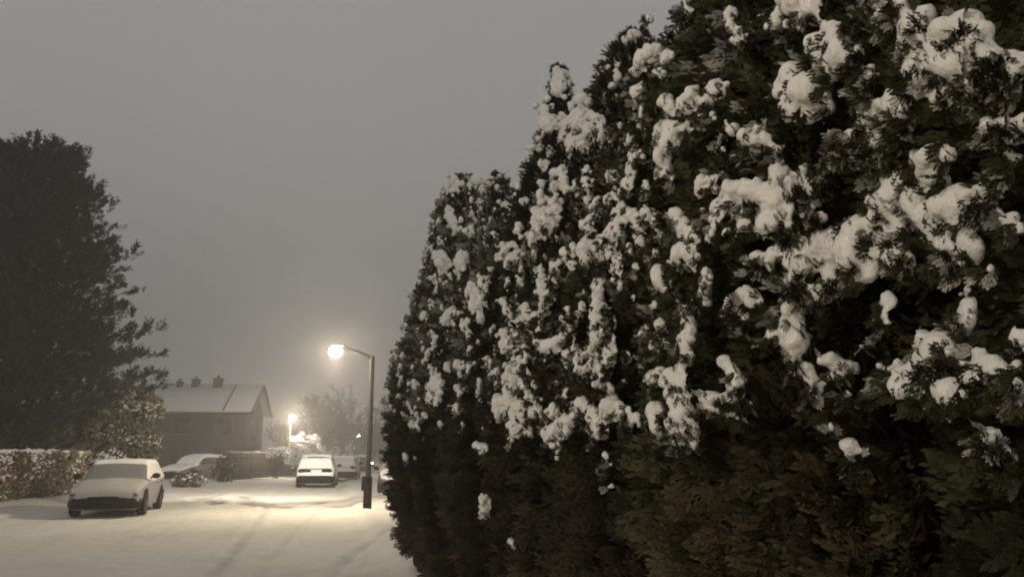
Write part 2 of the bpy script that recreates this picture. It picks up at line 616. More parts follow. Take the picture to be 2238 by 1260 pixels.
# explicit clumps read off the photograph: polylines of (px, py, radius px)
STROKES = [
    # right-hand near pads
    [(1745, 575, 24), (1762, 548, 34), (1800, 535, 38), (1845, 540, 40), (1880, 565, 34), (1895, 595, 24)],
    [(1738, 600, 16), (1735, 640, 12)], [(1815, 595, 16), (1822, 635, 10)],
    [(1870, 515, 26), (1905, 497, 30), (1940, 520, 28), (1960, 555, 22), (1990, 580, 16)],
    [(1975, 540, 18), (1995, 570, 12)],
    [(1935, 390, 26), (1975, 395, 28), (2000, 415, 20)], [(1930, 420, 16), (1920, 470, 12)],
    [(2010, 440, 28), (2040, 455, 40), (2080, 450, 32), (2125, 420, 30), (2150, 445, 20), (2165, 470, 8)],
    [(2040, 500, 18), (2075, 480, 22)],
    [(1590, 415, 26), (1625, 415, 30), (1665, 415, 28), (1690, 440, 22), (1730, 470, 22), (1760, 495, 18)],
    [(1575, 450, 18), (1562, 490, 14), (1555, 520, 10)], [(1620, 460, 18), (1640, 490, 20), (1690, 490, 22), (1740, 510, 14)],
    [(1545, 400, 22), (1575, 380, 14)], [(1640, 570, 18), (1680, 560, 20), (1720, 545, 14)],
    [(1615, 640, 16), (1640, 635, 18), (1660, 655, 14)], [(1605, 675, 12), (1628, 690, 8), (1625, 715, 6)],
    [(1715, 165, 20), (1740, 190, 38), (1775, 200, 40), (1795, 225, 26)], [(1712, 225, 18), (1740, 245, 20), (1770, 240, 14)],
    [(1815, 95, 18), (1840, 100, 26), (1868, 115, 22)], [(1815, 125, 14), (1820, 165, 9)], [(1870, 140, 14)],
    [(1720, 10, 26), (1750, 5, 28), (1785, 20, 22)], [(1700, 40, 14)], [(1800, 45, 12)],
    [(1935, 10, 22), (1930, 60, 16)], [(1960, 10, 26), (1985, 60, 24), (2000, 110, 28), (2040, 110, 26), (2065, 70, 22)],
    [(2000, 150, 26), (1985, 200, 16), (1980, 250, 12)], [(2040, 130, 28), (2090, 140, 30), (2130, 165, 26), (2145, 200, 12)],
    [(2050, 205, 20), (2085, 225, 18)], [(2165, 210, 16), (2150, 235, 9)],
    [(2165, 110, 22), (2200, 105, 22), (2225, 140, 18)], [(1900, 150, 18), (1880, 185, 10)],
    [(1890, 245, 22), (1925, 230, 26), (1960, 215, 22), (1985, 260, 14)], [(1815, 300, 18), (1840, 290, 16), (1880, 290, 20), (1920, 290, 18)],
    [(1850, 330, 9)], [(1960, 275, 20), (1945, 320, 18), (1930, 350, 14)], [(1500, 270, 14), (1508, 290, 10)],
    [(1590, 270, 12), (1610, 285, 14)], [(1635, 300, 16), (1648, 315, 9)], [(1655, 275, 12), (1672, 262, 10)],
    [(2070, 310, 12), (2075, 330, 9)], [(2200, 360, 18), (2230, 345, 24)], [(2190, 470, 10), (2225, 490, 18)],
    [(2020, 725, 22), (2045, 745, 28), (2075, 770, 22), (2100, 790, 12)], [(2010, 760, 14)],
    [(2225, 720, 30), (2235, 750, 20)], [(2145, 770, 20), (2165, 800, 26), (2180, 830, 16)], [(2200, 800, 10)],
    [(1965, 800, 28), (1985, 830, 26), (1930, 800, 12)], [(2035, 840, 20), (2070, 855, 18), (2100, 865, 8)],
    [(1815, 785, 26), (1840, 805, 18), (1865, 810, 9)], [(1758, 810, 16), (1772, 840, 20), (1790, 870, 14)], [(1810, 830, 10)],
    [(1730, 680, 22), (1730, 720, 26), (1745, 740, 22), (1725, 770, 18), (1735, 805, 10)], [(1690, 730, 16), (1670, 745, 9)], [(1775, 740, 10)],
    [(1850, 870, 9), (1830, 880, 8)], [(1900, 860, 9), (1920, 850, 9)], [(2010, 870, 10), (2020, 890, 8)], [(1815, 930, 8), (1815, 945, 6)],
    [(2160, 940, 14), (2180, 970, 16), (2205, 995, 16), (2215, 1010, 8)], [(1950, 970, 7)], [(2235, 1040, 7)],
    # middle
    [(1500, 750, 20), (1500, 790, 16)], [(1425, 830, 16), (1460, 825, 18), (1480, 810, 14)], [(1535, 860, 16), (1570, 870, 20), (1600, 860, 18), (1625, 830, 12)],
    [(1590, 790, 14), (1610, 820, 14)], [(1545, 890, 14), (1580, 895, 14), (1615, 915, 8)], [(1460, 910, 9), (1465, 930, 7)], [(1645, 880, 10)],
    [(1440, 600, 20), (1455, 620, 18)], [(1505, 590, 14), (1505, 605, 10)], [(1545, 600, 13), (1540, 640, 11), (1520, 660, 9)],
    [(1390, 470, 20), (1360, 490, 16), (1345, 540, 16), (1350, 590, 14), (1355, 620, 10)], [(1410, 460, 18), (1440, 480, 14)],
    [(1310, 610, 12), (1305, 680, 12), (1300, 740, 12), (1290, 790, 12)], [(1290, 540, 20), (1320, 560, 14)], [(1250, 580, 12)],
    [(1380, 360, 14), (1375, 400, 12), (1360, 440, 12)], [(1500, 500, 14), (1520, 520, 12)], [(1470, 470, 14), (1480, 500, 10)],
    [(1130, 900, 18), (1150, 880, 20), (1175, 900, 18)], [(1120, 930, 14), (1135, 950, 8)], [(1210, 950, 20), (1240, 930, 20), (1260, 905, 16)],
    [(1215, 975, 14)], [(1300, 900, 16), (1310, 950, 12)], [(1340, 885, 20), (1370, 895, 18), (1390, 910, 12)], [(1205, 760, 16), (1225, 740, 12), (1245, 725, 10)],
    [(1270, 810, 14), (1300, 800, 10)], [(1060, 1090, 12), (1065, 1110, 12), (1055, 1130, 8)], [(1115, 1180, 9), (1125, 1195, 7)], [(1338, 1060, 8)], [(1330, 1010, 6)],
    [(1060, 980, 10), (1045, 970, 8)], [(1440, 700, 12), (1435, 730, 9)], [(1390, 580, 10), (1385, 600, 8)], [(1385, 650, 10)], [(1430, 660, 9), (1425, 690, 7)],
    [(1430, 125, 26), (1400, 130, 20)], [(1400, 190, 16), (1395, 240, 14), (1385, 270, 12)], [(1460, 120, 12)],
    [(1490, 250, 9)], [(1600, 90, 12), (1630, 80, 8)], [(1680, 65, 12)], [(1555, 70, 9)], [(2120, 60, 12), (2110, 90, 8)],
    # left / far trees
    [(1200, 270, 20), (1190, 250, 14)], [(1250, 265, 16), (1270, 240, 14)], [(1225, 160, 16), (1215, 180, 12)], [(1160, 325, 12)],
    [(1240, 300, 14), (1260, 310, 12)], [(1290, 250, 14), (1310, 270, 12)], [(975, 400, 18), (1000, 405, 14)], [(1035, 395, 16)],
    [(980, 460, 12), (990, 490, 12)], [(965, 560, 16), (975, 585, 16)], [(1010, 560, 14), (1005, 590, 12)], [(1030, 625, 14), (1045, 640, 12), (1035, 670, 12)],
    [(990, 680, 12), (975, 700, 12)], [(930, 690, 10)], [(950, 850, 18), (960, 830, 16), (945, 880, 14)], [(985, 800, 12)], [(930, 905, 8)],
    [(1090, 870, 12), (1085, 900, 10)], [(1170, 460, 12), (1190, 470, 10)], [(1090, 560, 10)], [(1120, 540, 12)], [(1185, 700, 9)],
]

snowC = {i: [] for i in range(len(TREES))}


def add_stroke(pts, drip=.8, dens=1.0, big=0):
    # resample along the polyline
    out_ = []
    for (x0, y0, r0), (x1, y1, r1) in zip(pts[:-1], pts[1:]):
        L = math.hypot(x1 - x0, y1 - y0)
        n = max(1, int(L / (.45 * (r0 + r1) / 2)))
        for k in range(n):
            f = k / n
            out_.append((x0 + (x1 - x0) * f, y0 + (y1 - y0) * f, r0 + (r1 - r0) * f))
    out_.append(pts[-1])
    arr = []
    for x, y, r in out_:
        arr.append((x + random.gauss(0, .12 * r), y + random.gauss(0, .12 * r), r * random.uniform(.72, .95), 0))
        for k in range(int((6 if big else 4) * dens)):
            a = random.uniform(0, 2 * PI)
            rr_ = random.uniform(.2, .5) * r
            arr.append((x + math.cos(a) * r * .85, y + math.sin(a) * r * .75 + .15 * r, rr_, 0))
        if random.random() < drip:
            k = random.uniform(-.8, .8)
            l = random.uniform(.8, 1.5)
            for j in range(3):
                arr.append((x + k * r + random.gauss(0, .05 * r), y + r * (.6 + l * j / 2.5), r * (.36 - .07 * j), 1))
    a = np.array(arr)
    ti, P = cast(a[:, 0], a[:, 1])
    if (ti >= 0).sum() == 0:
        return
    dmed = np.median(P[ti >= 0][:, 1])
    for k in range(len(a)):
        if ti[k] < 0: continue
        if P[k][1] > dmed * 1.35 + .2: continue
        d = P[k][1]
        r = a[k, 2] / F * d * (.99 if big else .92)
        t = TREES[ti[k]]
        n = np.array([P[k][0] - t.x, P[k][1] - t.y, .25]); n /= np.linalg.norm(n)
        c = P[k] + n * r * random.uniform(.1, .55)
        st = [random.uniform(.85, 1.15), random.uniform(.85, 1.15), random.uniform(.8, 1.15)]
        snowC[ti[k]].append((*c, r, *st, big))


for s in STROKES:
    add_stroke(s, big=1)

# smaller lumps scattered over the faces that the snow reaches
rs = random.Random(5)
k = 0
while k < 1050:
    px = rs.uniform(845, 2238)
    py = rs.uniform(0, 1000)
    if px > 1500:
        p = .045 if py < 900 else .01
    elif py > 930:
        p = .06
    else:
        p = .12 + .88 * (float(vnoise(np.array([px / 34., py / 150., 3.3]), 8)) > -.05)
        if px < 1150: p = max(p, .45)
    if rs.random() > p: continue
    k += 1
    ti, P = cast(px, py)
    if ti[0] < 0: continue
    d = P[0][1]
    r = rs.choice([.009, .011, .013, .016, .02, .026, .034]) * (1.0 if d > 4 else .62) / d * F
    L = rs.uniform(.5, 4.0) * r
    sl_ = rs.uniform(-.4, .3)
    add_stroke([(px, py, r * 1.1), (px + sl_ * L * .5, py + L * .5, r), (px + sl_ * L, py + L, r * .6)], dens=.7, drip=.5)

# crown snow that only other viewpoints or the outline show: tops and back
for i, t in enumerate(TREES):
    for k in range(90):
        z_ = t.H - (rs.random() ** 1.6) * (t.H - 1.9)
        th = rs.uniform(-PI, PI)
        if z_ < t.H - 1.2 and (-PI * .95 < th < -PI * .05 or abs(th) > PI * .7): continue
        r_ = float(t.rad(np.array(th), np.array(z_)))
        rr_ = rs.uniform(.02, .05)
        for j in range(4):
            snowC[i].append((t.x + math.cos(th) * r_ + rs.gauss(0, .03), t.y + math.sin(th) * r_ + rs.gauss(0, .03), z_ - j * rr_ * .7, rr_ * (1 - .15 * j), 1, 1, 1, 0))


for i, t in enumerate(TREES):   # snow on the sides turned up the street and towards the road
    if t.y < 4: continue
    for k in range(16):
        z_ = rs.uniform(1.9, t.H - .4)
        th = rs.uniform(-1.2 * PI, -.62 * PI)
        r_ = float(t.rad(np.array(th), np.array(z_))) + .07
        rr_ = rs.uniform(.014, .03)
        for j in range(rs.randint(2, 5)):
            snowC[i].append((t.x + math.cos(th) * r_ + rs.gauss(0, .025), t.y + math.sin(th) * r_ + rs.gauss(0, .025), z_ - j * rr_ * .8, rr_ * (1 - .12 * j), 1, 1, 1.1, 0))


def spray_template(seed, n=7):
    r = random.Random(seed)
    V, Q = [], []

    def leaf(b, d, L, wd):
        d = np.array(d); nrm = np.array([-d[1], d[0], 0])
        b = np.array(b)
        k = len(V)
        V.extend([b, b + d * L * .45 + nrm * wd, b + d * L, b + d * L * .45 - nrm * wd])
        Q.append([k, k + 1, k + 2, k + 3])
    leaf((0, 0, 0), (1, 0, 0), .95, .03)
    for i in range(n):
        t = .08 + .86 * i / n
        for sgn in (1, -1):
            a = sgn * (math.radians(r.uniform(30, 52)))
            L = (.52 - .30 * t) * r.uniform(.75, 1.2)
            d = (math.cos(a), math.sin(a), 0)
            b = (t + r.uniform(-.02, .02), 0, 0)
            leaf(b, d, L * .82, .042)
            for m in (.35, .62):
                a2 = a - sgn * math.radians(r.uniform(25, 45))
                leaf((b[0] + d[0] * L * m, b[1] + d[1] * L * m, 0), (math.cos(a2), math.sin(a2), 0), L * .45 * r.uniform(.7, 1.2), .038)
    V = np.array(V)
    V[:, 2] = -.16 * V[:, 0] ** 2 - .25 * np.abs(V[:, 1]) ** 1.5 + np.array([r.gauss(0, .02) for _ in V])
    return V, np.array(Q)


TPL = [spray_template(k) for k in range(4)]


def unit(a):
    return a / (np.linalg.norm(a, axis=-1, keepdims=True) + 1e-9)


def sprays(P, U, Wn, S, colr):
    """P points, U directions, Wn approx normals, S sizes, colr (n,3)"""
    Vs, Qs, Cs, off = [], [], [], 0
    which = rng.integers(0, len(TPL), len(P))
    for k, (T, Q) in enumerate(TPL):
        m = which == k
        if not m.any(): continue
        u = unit(U[m]); wn = Wn[m]
        v = unit(np.cross(wn, u)); n_ = np.cross(u, v)
        X = P[m][:, None] + S[m][:, None, None] * (T[None, :, 0:1] * u[:, None] + T[None, :, 1:2] * v[:, None] + T[None, :, 2:3] * n_[:, None])
        Vs.append(X.reshape(-1, 3))
        tipf = (.7 + .6 * T[:, 0])[None, :, None]
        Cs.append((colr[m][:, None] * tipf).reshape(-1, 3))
        Qs.append((Q[None] + (np.arange(m.sum()) * len(T))[:, None, None]).reshape(-1, 4) + off)
        off += m.sum() * len(T)
    return np.concatenate(Vs), np.concatenate(Qs), np.concatenate(Cs)


LABELS = [
    ("far end conifer of the hedge with a flat bushy top, behind the lamp post", "flat"),
    ("low snow flecked conifer between the flat topped end tree and the spire shaped one", ""),
    ("conifer with a slender pointed spire top, snow lumps down its side", ""),
    ("conifer with a rounded snowy top just right of the slender spire", ""),
    ("tall dark conifer rising out of the frame right of the round topped one", ""),
    ("near conifer carrying the biggest cushions of snow on its boughs", ""),
    ("nearest conifer at the right edge of the photo with hanging snow pads", ""),
]
NSPR = [10000, 7000, 12000, 14000, 20000, 30000, 30000]
for i, t in enumerate(TREES):
    root = thing("conifer_tree", LABELS[i][0], "conifer", (t.x, t.y, 0), 0, "tall snowy conifers of the hedge")
    mb = MB()
    mb.tube([[t.x, t.y, -.1], [t.x + .02, t.y, t.H * .4], [t.x, t.y + .02, t.H * .93]], [.13, .09, .012], 10)
    mb.build("trunk", M_BARK, root, True)
    # bare boughs and twigs, showing in the thin lower part
    bo = MB()
    for k in range(70 if t.y < 6 else 40):
        th_ = rng.uniform(-PI, 0); z_ = rng.uniform(.3, 1.45)
        r_ = float(t.rad(np.array(th_), np.array(z_)))
        a_ = np.array([t.x + math.cos(th_) * .1, t.y + math.sin(th_) * .1, z_ - .15])
        th2 = th_ + rng.normal(0, .2)
        b_ = np.array([t.x + math.cos(th2) * (r_ - rng.uniform(.06, .16)), t.y + math.sin(th2) * (r_ - rng.uniform(.06, .16)), z_ + rng.uniform(-.1, .25)])
        m_ = (a_ + b_) / 2 + rng.normal(0, .05, 3)
        e_ = b_ + np.array([math.cos(th2) * .09 + rng.normal(0, .03), math.sin(th2) * .09 + rng.normal(0, .03), rng.uniform(-.06, .06)])
        bo.tube([a_, m_, b_, e_], [.006, .004, .0025, .0012], 5, False)
    bo.build("boughs", M_BOUGH, root, True)
    n = NSPR[i]
    # side facing the street gets most of the foliage
    th = np.where(rng.random(n) < .80, rng.uniform(-PI * 1.08, -PI * .02, n), rng.uniform(-PI, PI, n))
    th = (th + PI) % (2 * PI) - PI
    zz = rng.uniform(0.05, 1, n) ** .9 * t.H
    if t.y < 4: zz = np.where(rng.random(n) < .75, rng.uniform(.75, 3.3, n), zz)
    zz = np.minimum(zz, t.H - .01)
    rr0 = t.rad(th, zz)
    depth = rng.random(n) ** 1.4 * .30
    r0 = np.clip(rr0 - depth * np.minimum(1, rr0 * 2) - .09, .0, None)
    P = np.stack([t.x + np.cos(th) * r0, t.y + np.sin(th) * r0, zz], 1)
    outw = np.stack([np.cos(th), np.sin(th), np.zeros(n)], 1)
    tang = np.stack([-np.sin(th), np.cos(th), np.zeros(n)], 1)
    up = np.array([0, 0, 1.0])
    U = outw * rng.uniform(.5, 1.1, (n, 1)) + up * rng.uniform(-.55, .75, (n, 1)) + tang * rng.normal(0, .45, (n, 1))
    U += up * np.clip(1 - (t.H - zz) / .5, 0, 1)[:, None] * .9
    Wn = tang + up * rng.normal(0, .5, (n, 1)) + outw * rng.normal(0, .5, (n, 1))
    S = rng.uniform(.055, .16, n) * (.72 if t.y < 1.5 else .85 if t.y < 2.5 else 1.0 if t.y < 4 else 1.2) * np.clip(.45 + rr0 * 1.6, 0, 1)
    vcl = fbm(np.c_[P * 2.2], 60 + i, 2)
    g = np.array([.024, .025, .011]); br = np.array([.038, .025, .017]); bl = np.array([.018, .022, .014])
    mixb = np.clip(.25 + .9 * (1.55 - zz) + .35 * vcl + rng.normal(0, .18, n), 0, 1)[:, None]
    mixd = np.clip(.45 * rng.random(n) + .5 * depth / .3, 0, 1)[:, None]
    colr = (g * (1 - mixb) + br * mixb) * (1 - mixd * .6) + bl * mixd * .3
    colr *= rng.uniform(.55, 1.5, (n, 1)) * np.clip(1 + .9 * fbm(P * 1.7, 80 + i, 2), .35, 1.9)[:, None]  # tone varied; dark blotches paint shaded gaps into the foliage
    dz = (rng.random(n) < (.34 if t.y > 8 else .15 if t.y > 4 else .05)) & (zz > 1.9) & (depth < .12)
    colr[dz] = np.array([.24, .235, .22]) * rng.uniform(.5, 1.3, (dz.sum(), 1))
    # tips carrying or ringing the snow
    sb = np.array(snowC[i]) if snowC[i] else np.zeros((0, 8))
    if len(sb):
        k = rng.integers(0, len(sb), int(len(sb) * .75))
        bigb = sb[k][:, 7] > .5
        k = k[(~bigb) | (rng.random(len(k)) < .35)]
        bigb = sb[k][:, 7:8] > .5
        o2 = unit(sb[k][:, :3] - np.c_[np.full(len(k), t.x), np.full(len(k), t.y), sb[k][:, 2]])
        tg2 = np.cross(o2, up)
        P2 = sb[k][:, :3] - o2 * sb[k][:, 3:4] * .2 - up * sb[k][:, 3:4] * np.where(bigb, rng.uniform(.75, 1.4, (len(k), 1)), rng.uniform(0, 1.1, (len(k), 1)))
        U2 = o2 * rng.uniform(.5, 1.2, (len(k), 1)) + up * rng.uniform(-1.2, .25, (len(k), 1)) + tg2 * rng.normal(0, .8, (len(k), 1))
        S2 = np.clip(sb[k][:, 3] * rng.uniform(1.2, 2.2, len(k)), .03, .09)
        W2 = tg2 + up * rng.normal(0, .6, (len(k), 1))
        P = np.r_[P, P2]; U = np.r_[U, U2]; S = np.r_[S, S2]; Wn = np.r_[Wn, W2]
        c2_ = g * rng.uniform(.6, 1.6, (len(k), 1))
        dz = rng.random(len(k)) < (.5 if t.y > 8 else .22)
        c2_[dz] = np.array([.24, .235, .22]) * rng.uniform(.5, 1.4, (dz.sum(), 1))
        colr = np.r_[colr, c2_]
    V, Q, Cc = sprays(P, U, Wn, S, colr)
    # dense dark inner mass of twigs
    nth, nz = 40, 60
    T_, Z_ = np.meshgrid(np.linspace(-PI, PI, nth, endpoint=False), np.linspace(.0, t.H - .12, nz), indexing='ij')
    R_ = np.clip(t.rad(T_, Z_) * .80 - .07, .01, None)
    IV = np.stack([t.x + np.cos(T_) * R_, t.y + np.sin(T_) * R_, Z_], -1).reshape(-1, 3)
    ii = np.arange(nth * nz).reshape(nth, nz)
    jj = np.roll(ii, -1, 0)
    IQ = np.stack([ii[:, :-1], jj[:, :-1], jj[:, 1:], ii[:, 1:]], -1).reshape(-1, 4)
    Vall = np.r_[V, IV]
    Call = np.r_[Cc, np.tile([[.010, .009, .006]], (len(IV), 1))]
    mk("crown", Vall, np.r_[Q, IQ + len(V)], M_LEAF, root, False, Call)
    if len(sb):
        vox = .0065 if t.y < 3 else (.008 if t.y < 5.5 else .011)
        co, tr = blobs_to_mesh(sb[:, :3], sb[:, 3], sb[:, 4:7], vox, .011 if t.y < 5.5 else .013, 24 if t.y < 5.5 else 18)
        so = mk("snow", co, tr, M_SNOW, root, True)
        so["kind"] = "stuff"

# pale twiggy shrub woven into the gap of the hedge
base = at(1085, 900, 8.3); base[2] = 0
root = thing("bare_shrub", "pale bare shrub with frosted upright twigs growing in the gap of the hedge", "shrub", tuple(base))
mb = MB()
tw = []
for k in range(55):
    px0 = rng.normal(1085, 14); px1 = px0 + rng.normal(0, 26)
    y1 = rng.choice([rng.uniform(380, 560), rng.uniform(560, 860)])
    a = at(px0, 960, 8.0); b = at(px1, y1, 7.55 + rng.normal(0, .12))
    a[2] = rng.uniform(.2, 1.2)
    a[1] -= .1
    m1 = a * .5 + b * .5 + rng.normal(0, .05, 3)
    mb.tube([a, m1, b], [.006, .005, .002], 4, False)
    for j in range(11):
        f = rng.uniform(.35, 1)
        p = a + (b - a) * f if f > .5 else a + (m1 - a) * f * 2
        d = np.array([rng.normal(0, .10), rng.normal(-.04, .06), rng.uniform(.02, .18)])
        mb.tube([p, p + d * .6, p + d + np.array([0, 0, .02])], [.004, .004, .002], 3, False)
V = np.concatenate(mb.v)
cl = np.tile([[.22, .21, .19]], (len(V), 1)) * rng.uniform(.5, 1.25, (len(V), 1))
mk("twigs", V, [np.concatenate([np.asarray(f).reshape(-1, 4) for f in mb.f4])], M_TWIG, root, False, cl)


# ------------------------------------------------------------------ street lamps
def lamp_glass_mat(strength):
    m = bpy.data.materials.new("lit_lamp_glass")
    m.use_nodes = True
    nt = m.node_tree
    for n in list(nt.nodes): nt.nodes.remove(n)
    o = N(nt, 'ShaderNodeOutputMaterial')
    e = N(nt, 'ShaderNodeEmission'); e.inputs['Color'].default_value = (1, .86, .62, 1); e.inputs['Strength'].default_value = strength
    t = N(nt, 'ShaderNodeBsdfTransparent')
    a = N(nt, 'ShaderNodeAddShader')
    nt.links.new(e.outputs[0], a.inputs[0]); nt.links.new(t.outputs[0], a.inputs[1])
    nt.links.new(a.outputs[0], o.inputs['Surface'])
    m.cycles.emission_sampling = 'NONE'
    return m


def street_lamp(base, head, label, group=None, energy=300, bowl_e=40, name="street_lamp", box=True, spot=True, arm_sag=.0, big=1.0, throw=None, pole_m=None):
    base = np.array(base, float); head = np.array(head, float)
    root = thing(name, label, "street lamp", tuple(base), 0, group)
    H = head[2] - .04
    b = base
    p = MB()
    p.tube([[b[0], b[1], base[2] + .9], [b[0], b[1], H - .12], [b[0], b[1], H + .02 - arm_sag]], [.078, .066, .06], 12)
    p.build("pole", pole_m or M_POLE, root, True)
    if box:
        c = MB()
        c.lathe([(.0, 0), (.19, 0), (.19, .03), (.125, .05), (.12, .07), (.118, .92), (.105, .97), (.062, .99), (.06, 1.02)], 16, (b[0], b[1], base[2]))
        cc = c.build("base", M_POLE, root, True)
        d = MB(); d.box((b[0] - .0, b[1] - .121, base[2] + .5), (.12, .012, .5), 0, .004)
        d.build("door", M_DARKPL, cc)
        s = MB(); s.box((b[0] - .10, b[1] - .06, base[2] + .78), (.13, .10, .40), 0, .012)
        s.build("junction_box", M_DARKPL, root)
    hv = head - np.array([b[0], b[1], H]); hv[2] = 0
    hl = np.linalg.norm(hv); hd = hv / (hl + 1e-9)
    a = MB()
    p0 = np.array([b[0], b[1], H - arm_sag])
    p1 = np.array([head[0], head[1], head[2] + .13]) - hd * .22
    a.tube([p0 - hd * .03, p0 + hd * .05, (p0 + p1) / 2 + np.array([0, 0, .012]), p1], [.06, .052, .044, .04], 10)
    a.build("arm", M_POLE, root, True)
    # luminaire: hood over a glass bowl
    h = MB()
    V, Fc = ICO3
    hood = V * np.array([.22, .10, .04]) * min(big, 1.0)
    hood[:, 2] = np.maximum(hood[:, 2], -.02 * big)
    ang = math.atan2(hd[1], hd[0])
    ca, sa = math.cos(ang), math.sin(ang)
    hood = np.stack([hood[:, 0] * ca - hood[:, 1] * sa, hood[:, 0] * sa + hood[:, 1] * ca, hood[:, 2]], 1) + head - hd * .08 + np.array([0, 0, .185])
    h.add(hood, None, Fc)
    hh = h.build("lamp_head", M_POLE, root, True)
    g = MB()
    bowl = V * np.array([.19, .17, .165]) * big
    bowl = np.stack([bowl[:, 0] * ca - bowl[:, 1] * sa, bowl[:, 0] * sa + bowl[:, 1] * ca, bowl[:, 2]], 1) + head + np.array([0, 0, -.0])
    g.add(bowl, None, Fc)
    mm = lamp_glass_mat(bowl_e)
    g.build("lamp_glass", mm, hh, True)
    if energy:
        ld = bpy.data.lights.new("lamp_light", 'POINT')
        ld.energy = energy
        ld.color = (1.0, .84, .62)
        ld.shadow_soft_size = .10
        lo = bpy.data.objects.new("lamp_light", ld)
        COL.objects.link(lo)
        lo.parent = root
        lo.location = Vector(head - base) + Vector((0, 0, -.06 * big))
    if throw is not None:
        ld = bpy.data.lights.new("lamp_beam", 'SPOT')
        ld.energy = throw[1]
        ld.color = (1.0, .89, .75)
        ld.spot_size = math.radians(68)
        ld.spot_blend = 1.0
        ld.shadow_soft_size = .12
        lo = bpy.data.objects.new("lamp_beam", ld)
        COL.objects.link(lo)
        lo.parent = root
        lo.location = Vector(head - base) + Vector((0, 0, -.1))
        lo.rotation_euler = Vector(np.array(throw[0]) - head).to_track_quat('-Z', 'Y').to_euler()
    return root


b1 = ground(802, 1118); h1 = at(733, 768, b1[1])
street_lamp(b1, h1, "nearest lit street lamp, tall dark post with its arm reaching left", "lit street lamps", 1400, 30, arm_sag=.12, throw=((-11.8, 36.0, 1.3), 12000))
b2 = ground(628, 1043); h2 = at(639, 911, b2[1] - .1)
street_lamp(b2, h2, "lit street lamp on a thin pale post by the snowy bush", "lit street lamps", 1200, 40, arm_sag=.05, box=False, big=.95, pole_m=M_LITPOLE)
for (px, py, lab) in ((785, 953, "small distant lit street lamp above the line of parked cars"), (803, 968, "tiny most distant street lamp just right of the dark lamp post")):
    Yd = 4.2 - 1.6
    Y = Yd * F / (990 - py)
    hd_ = at(px, py, Y)
    bs = at(px - 3, py, Y); bs[2] = 0
    street_lamp(bs, hd_, lab, "lit street lamps", 700, 60, box=False, big=1.6)
# the lamp that lights the hedge stands behind the photographer
street_lamp((-5.6, -4.0, 0), (-4.8, -3.8, 4.35), "lit street lamp on the street behind the photographer", "lit street lamps", 900, 30)


# ------------------------------------------------------------------ cars
def hermite(xs, ys_, x):
    xs = np.asarray(xs, float); ys_ = np.asarray(ys_, float)
    o = np.argsort(xs); xs = xs[o]; ys_ = ys_[o]
    d = np.diff(ys_) / np.diff(xs)
    m = np.r_[d[0], np.where(d[:-1] * d[1:] > 0, 2 * d[:-1] * d[1:] / (d[:-1] + d[1:] + 1e-12), 0), d[-1]]
    i = np.clip(np.searchsorted(xs, x) - 1, 0, len(xs) - 2)
    h = xs[i + 1] - xs[i]; t = (x - xs[i]) / h
    return (2 * t**3 - 3 * t**2 + 1) * ys_[i] + (t**3 - 2 * t**2 + t) * h * m[i] + (-2 * t**3 + 3 * t**2) * ys_[i + 1] + (t**3 - t**2) * h * m[i + 1]


HATCH = dict(
    x=[2.10, 2.07, 1.95, 1.45, .98, .32, -.10, -1.25, -1.74, -1.99, -2.06, -2.10],
    zt=[.50, .60, .69, .82, .90, 1.32, 1.39, 1.38, 1.32, 1.00, .84, .66],
    zs=[.45, .55, .64, .76, .83, .87, .88, .91, .93, .91, .76, .60],
    zb=[.28, .22, .19, .18, .18, .18, .18, .18, .20, .23, .26, .32],
    ws=[.66, .76, .83, .87, .88, .88, .88, .88, .87, .84, .80, .74],
    wt=[.52, .64, .72, .77, .78, .68, .66, .65, .65, .68, .70, .60])


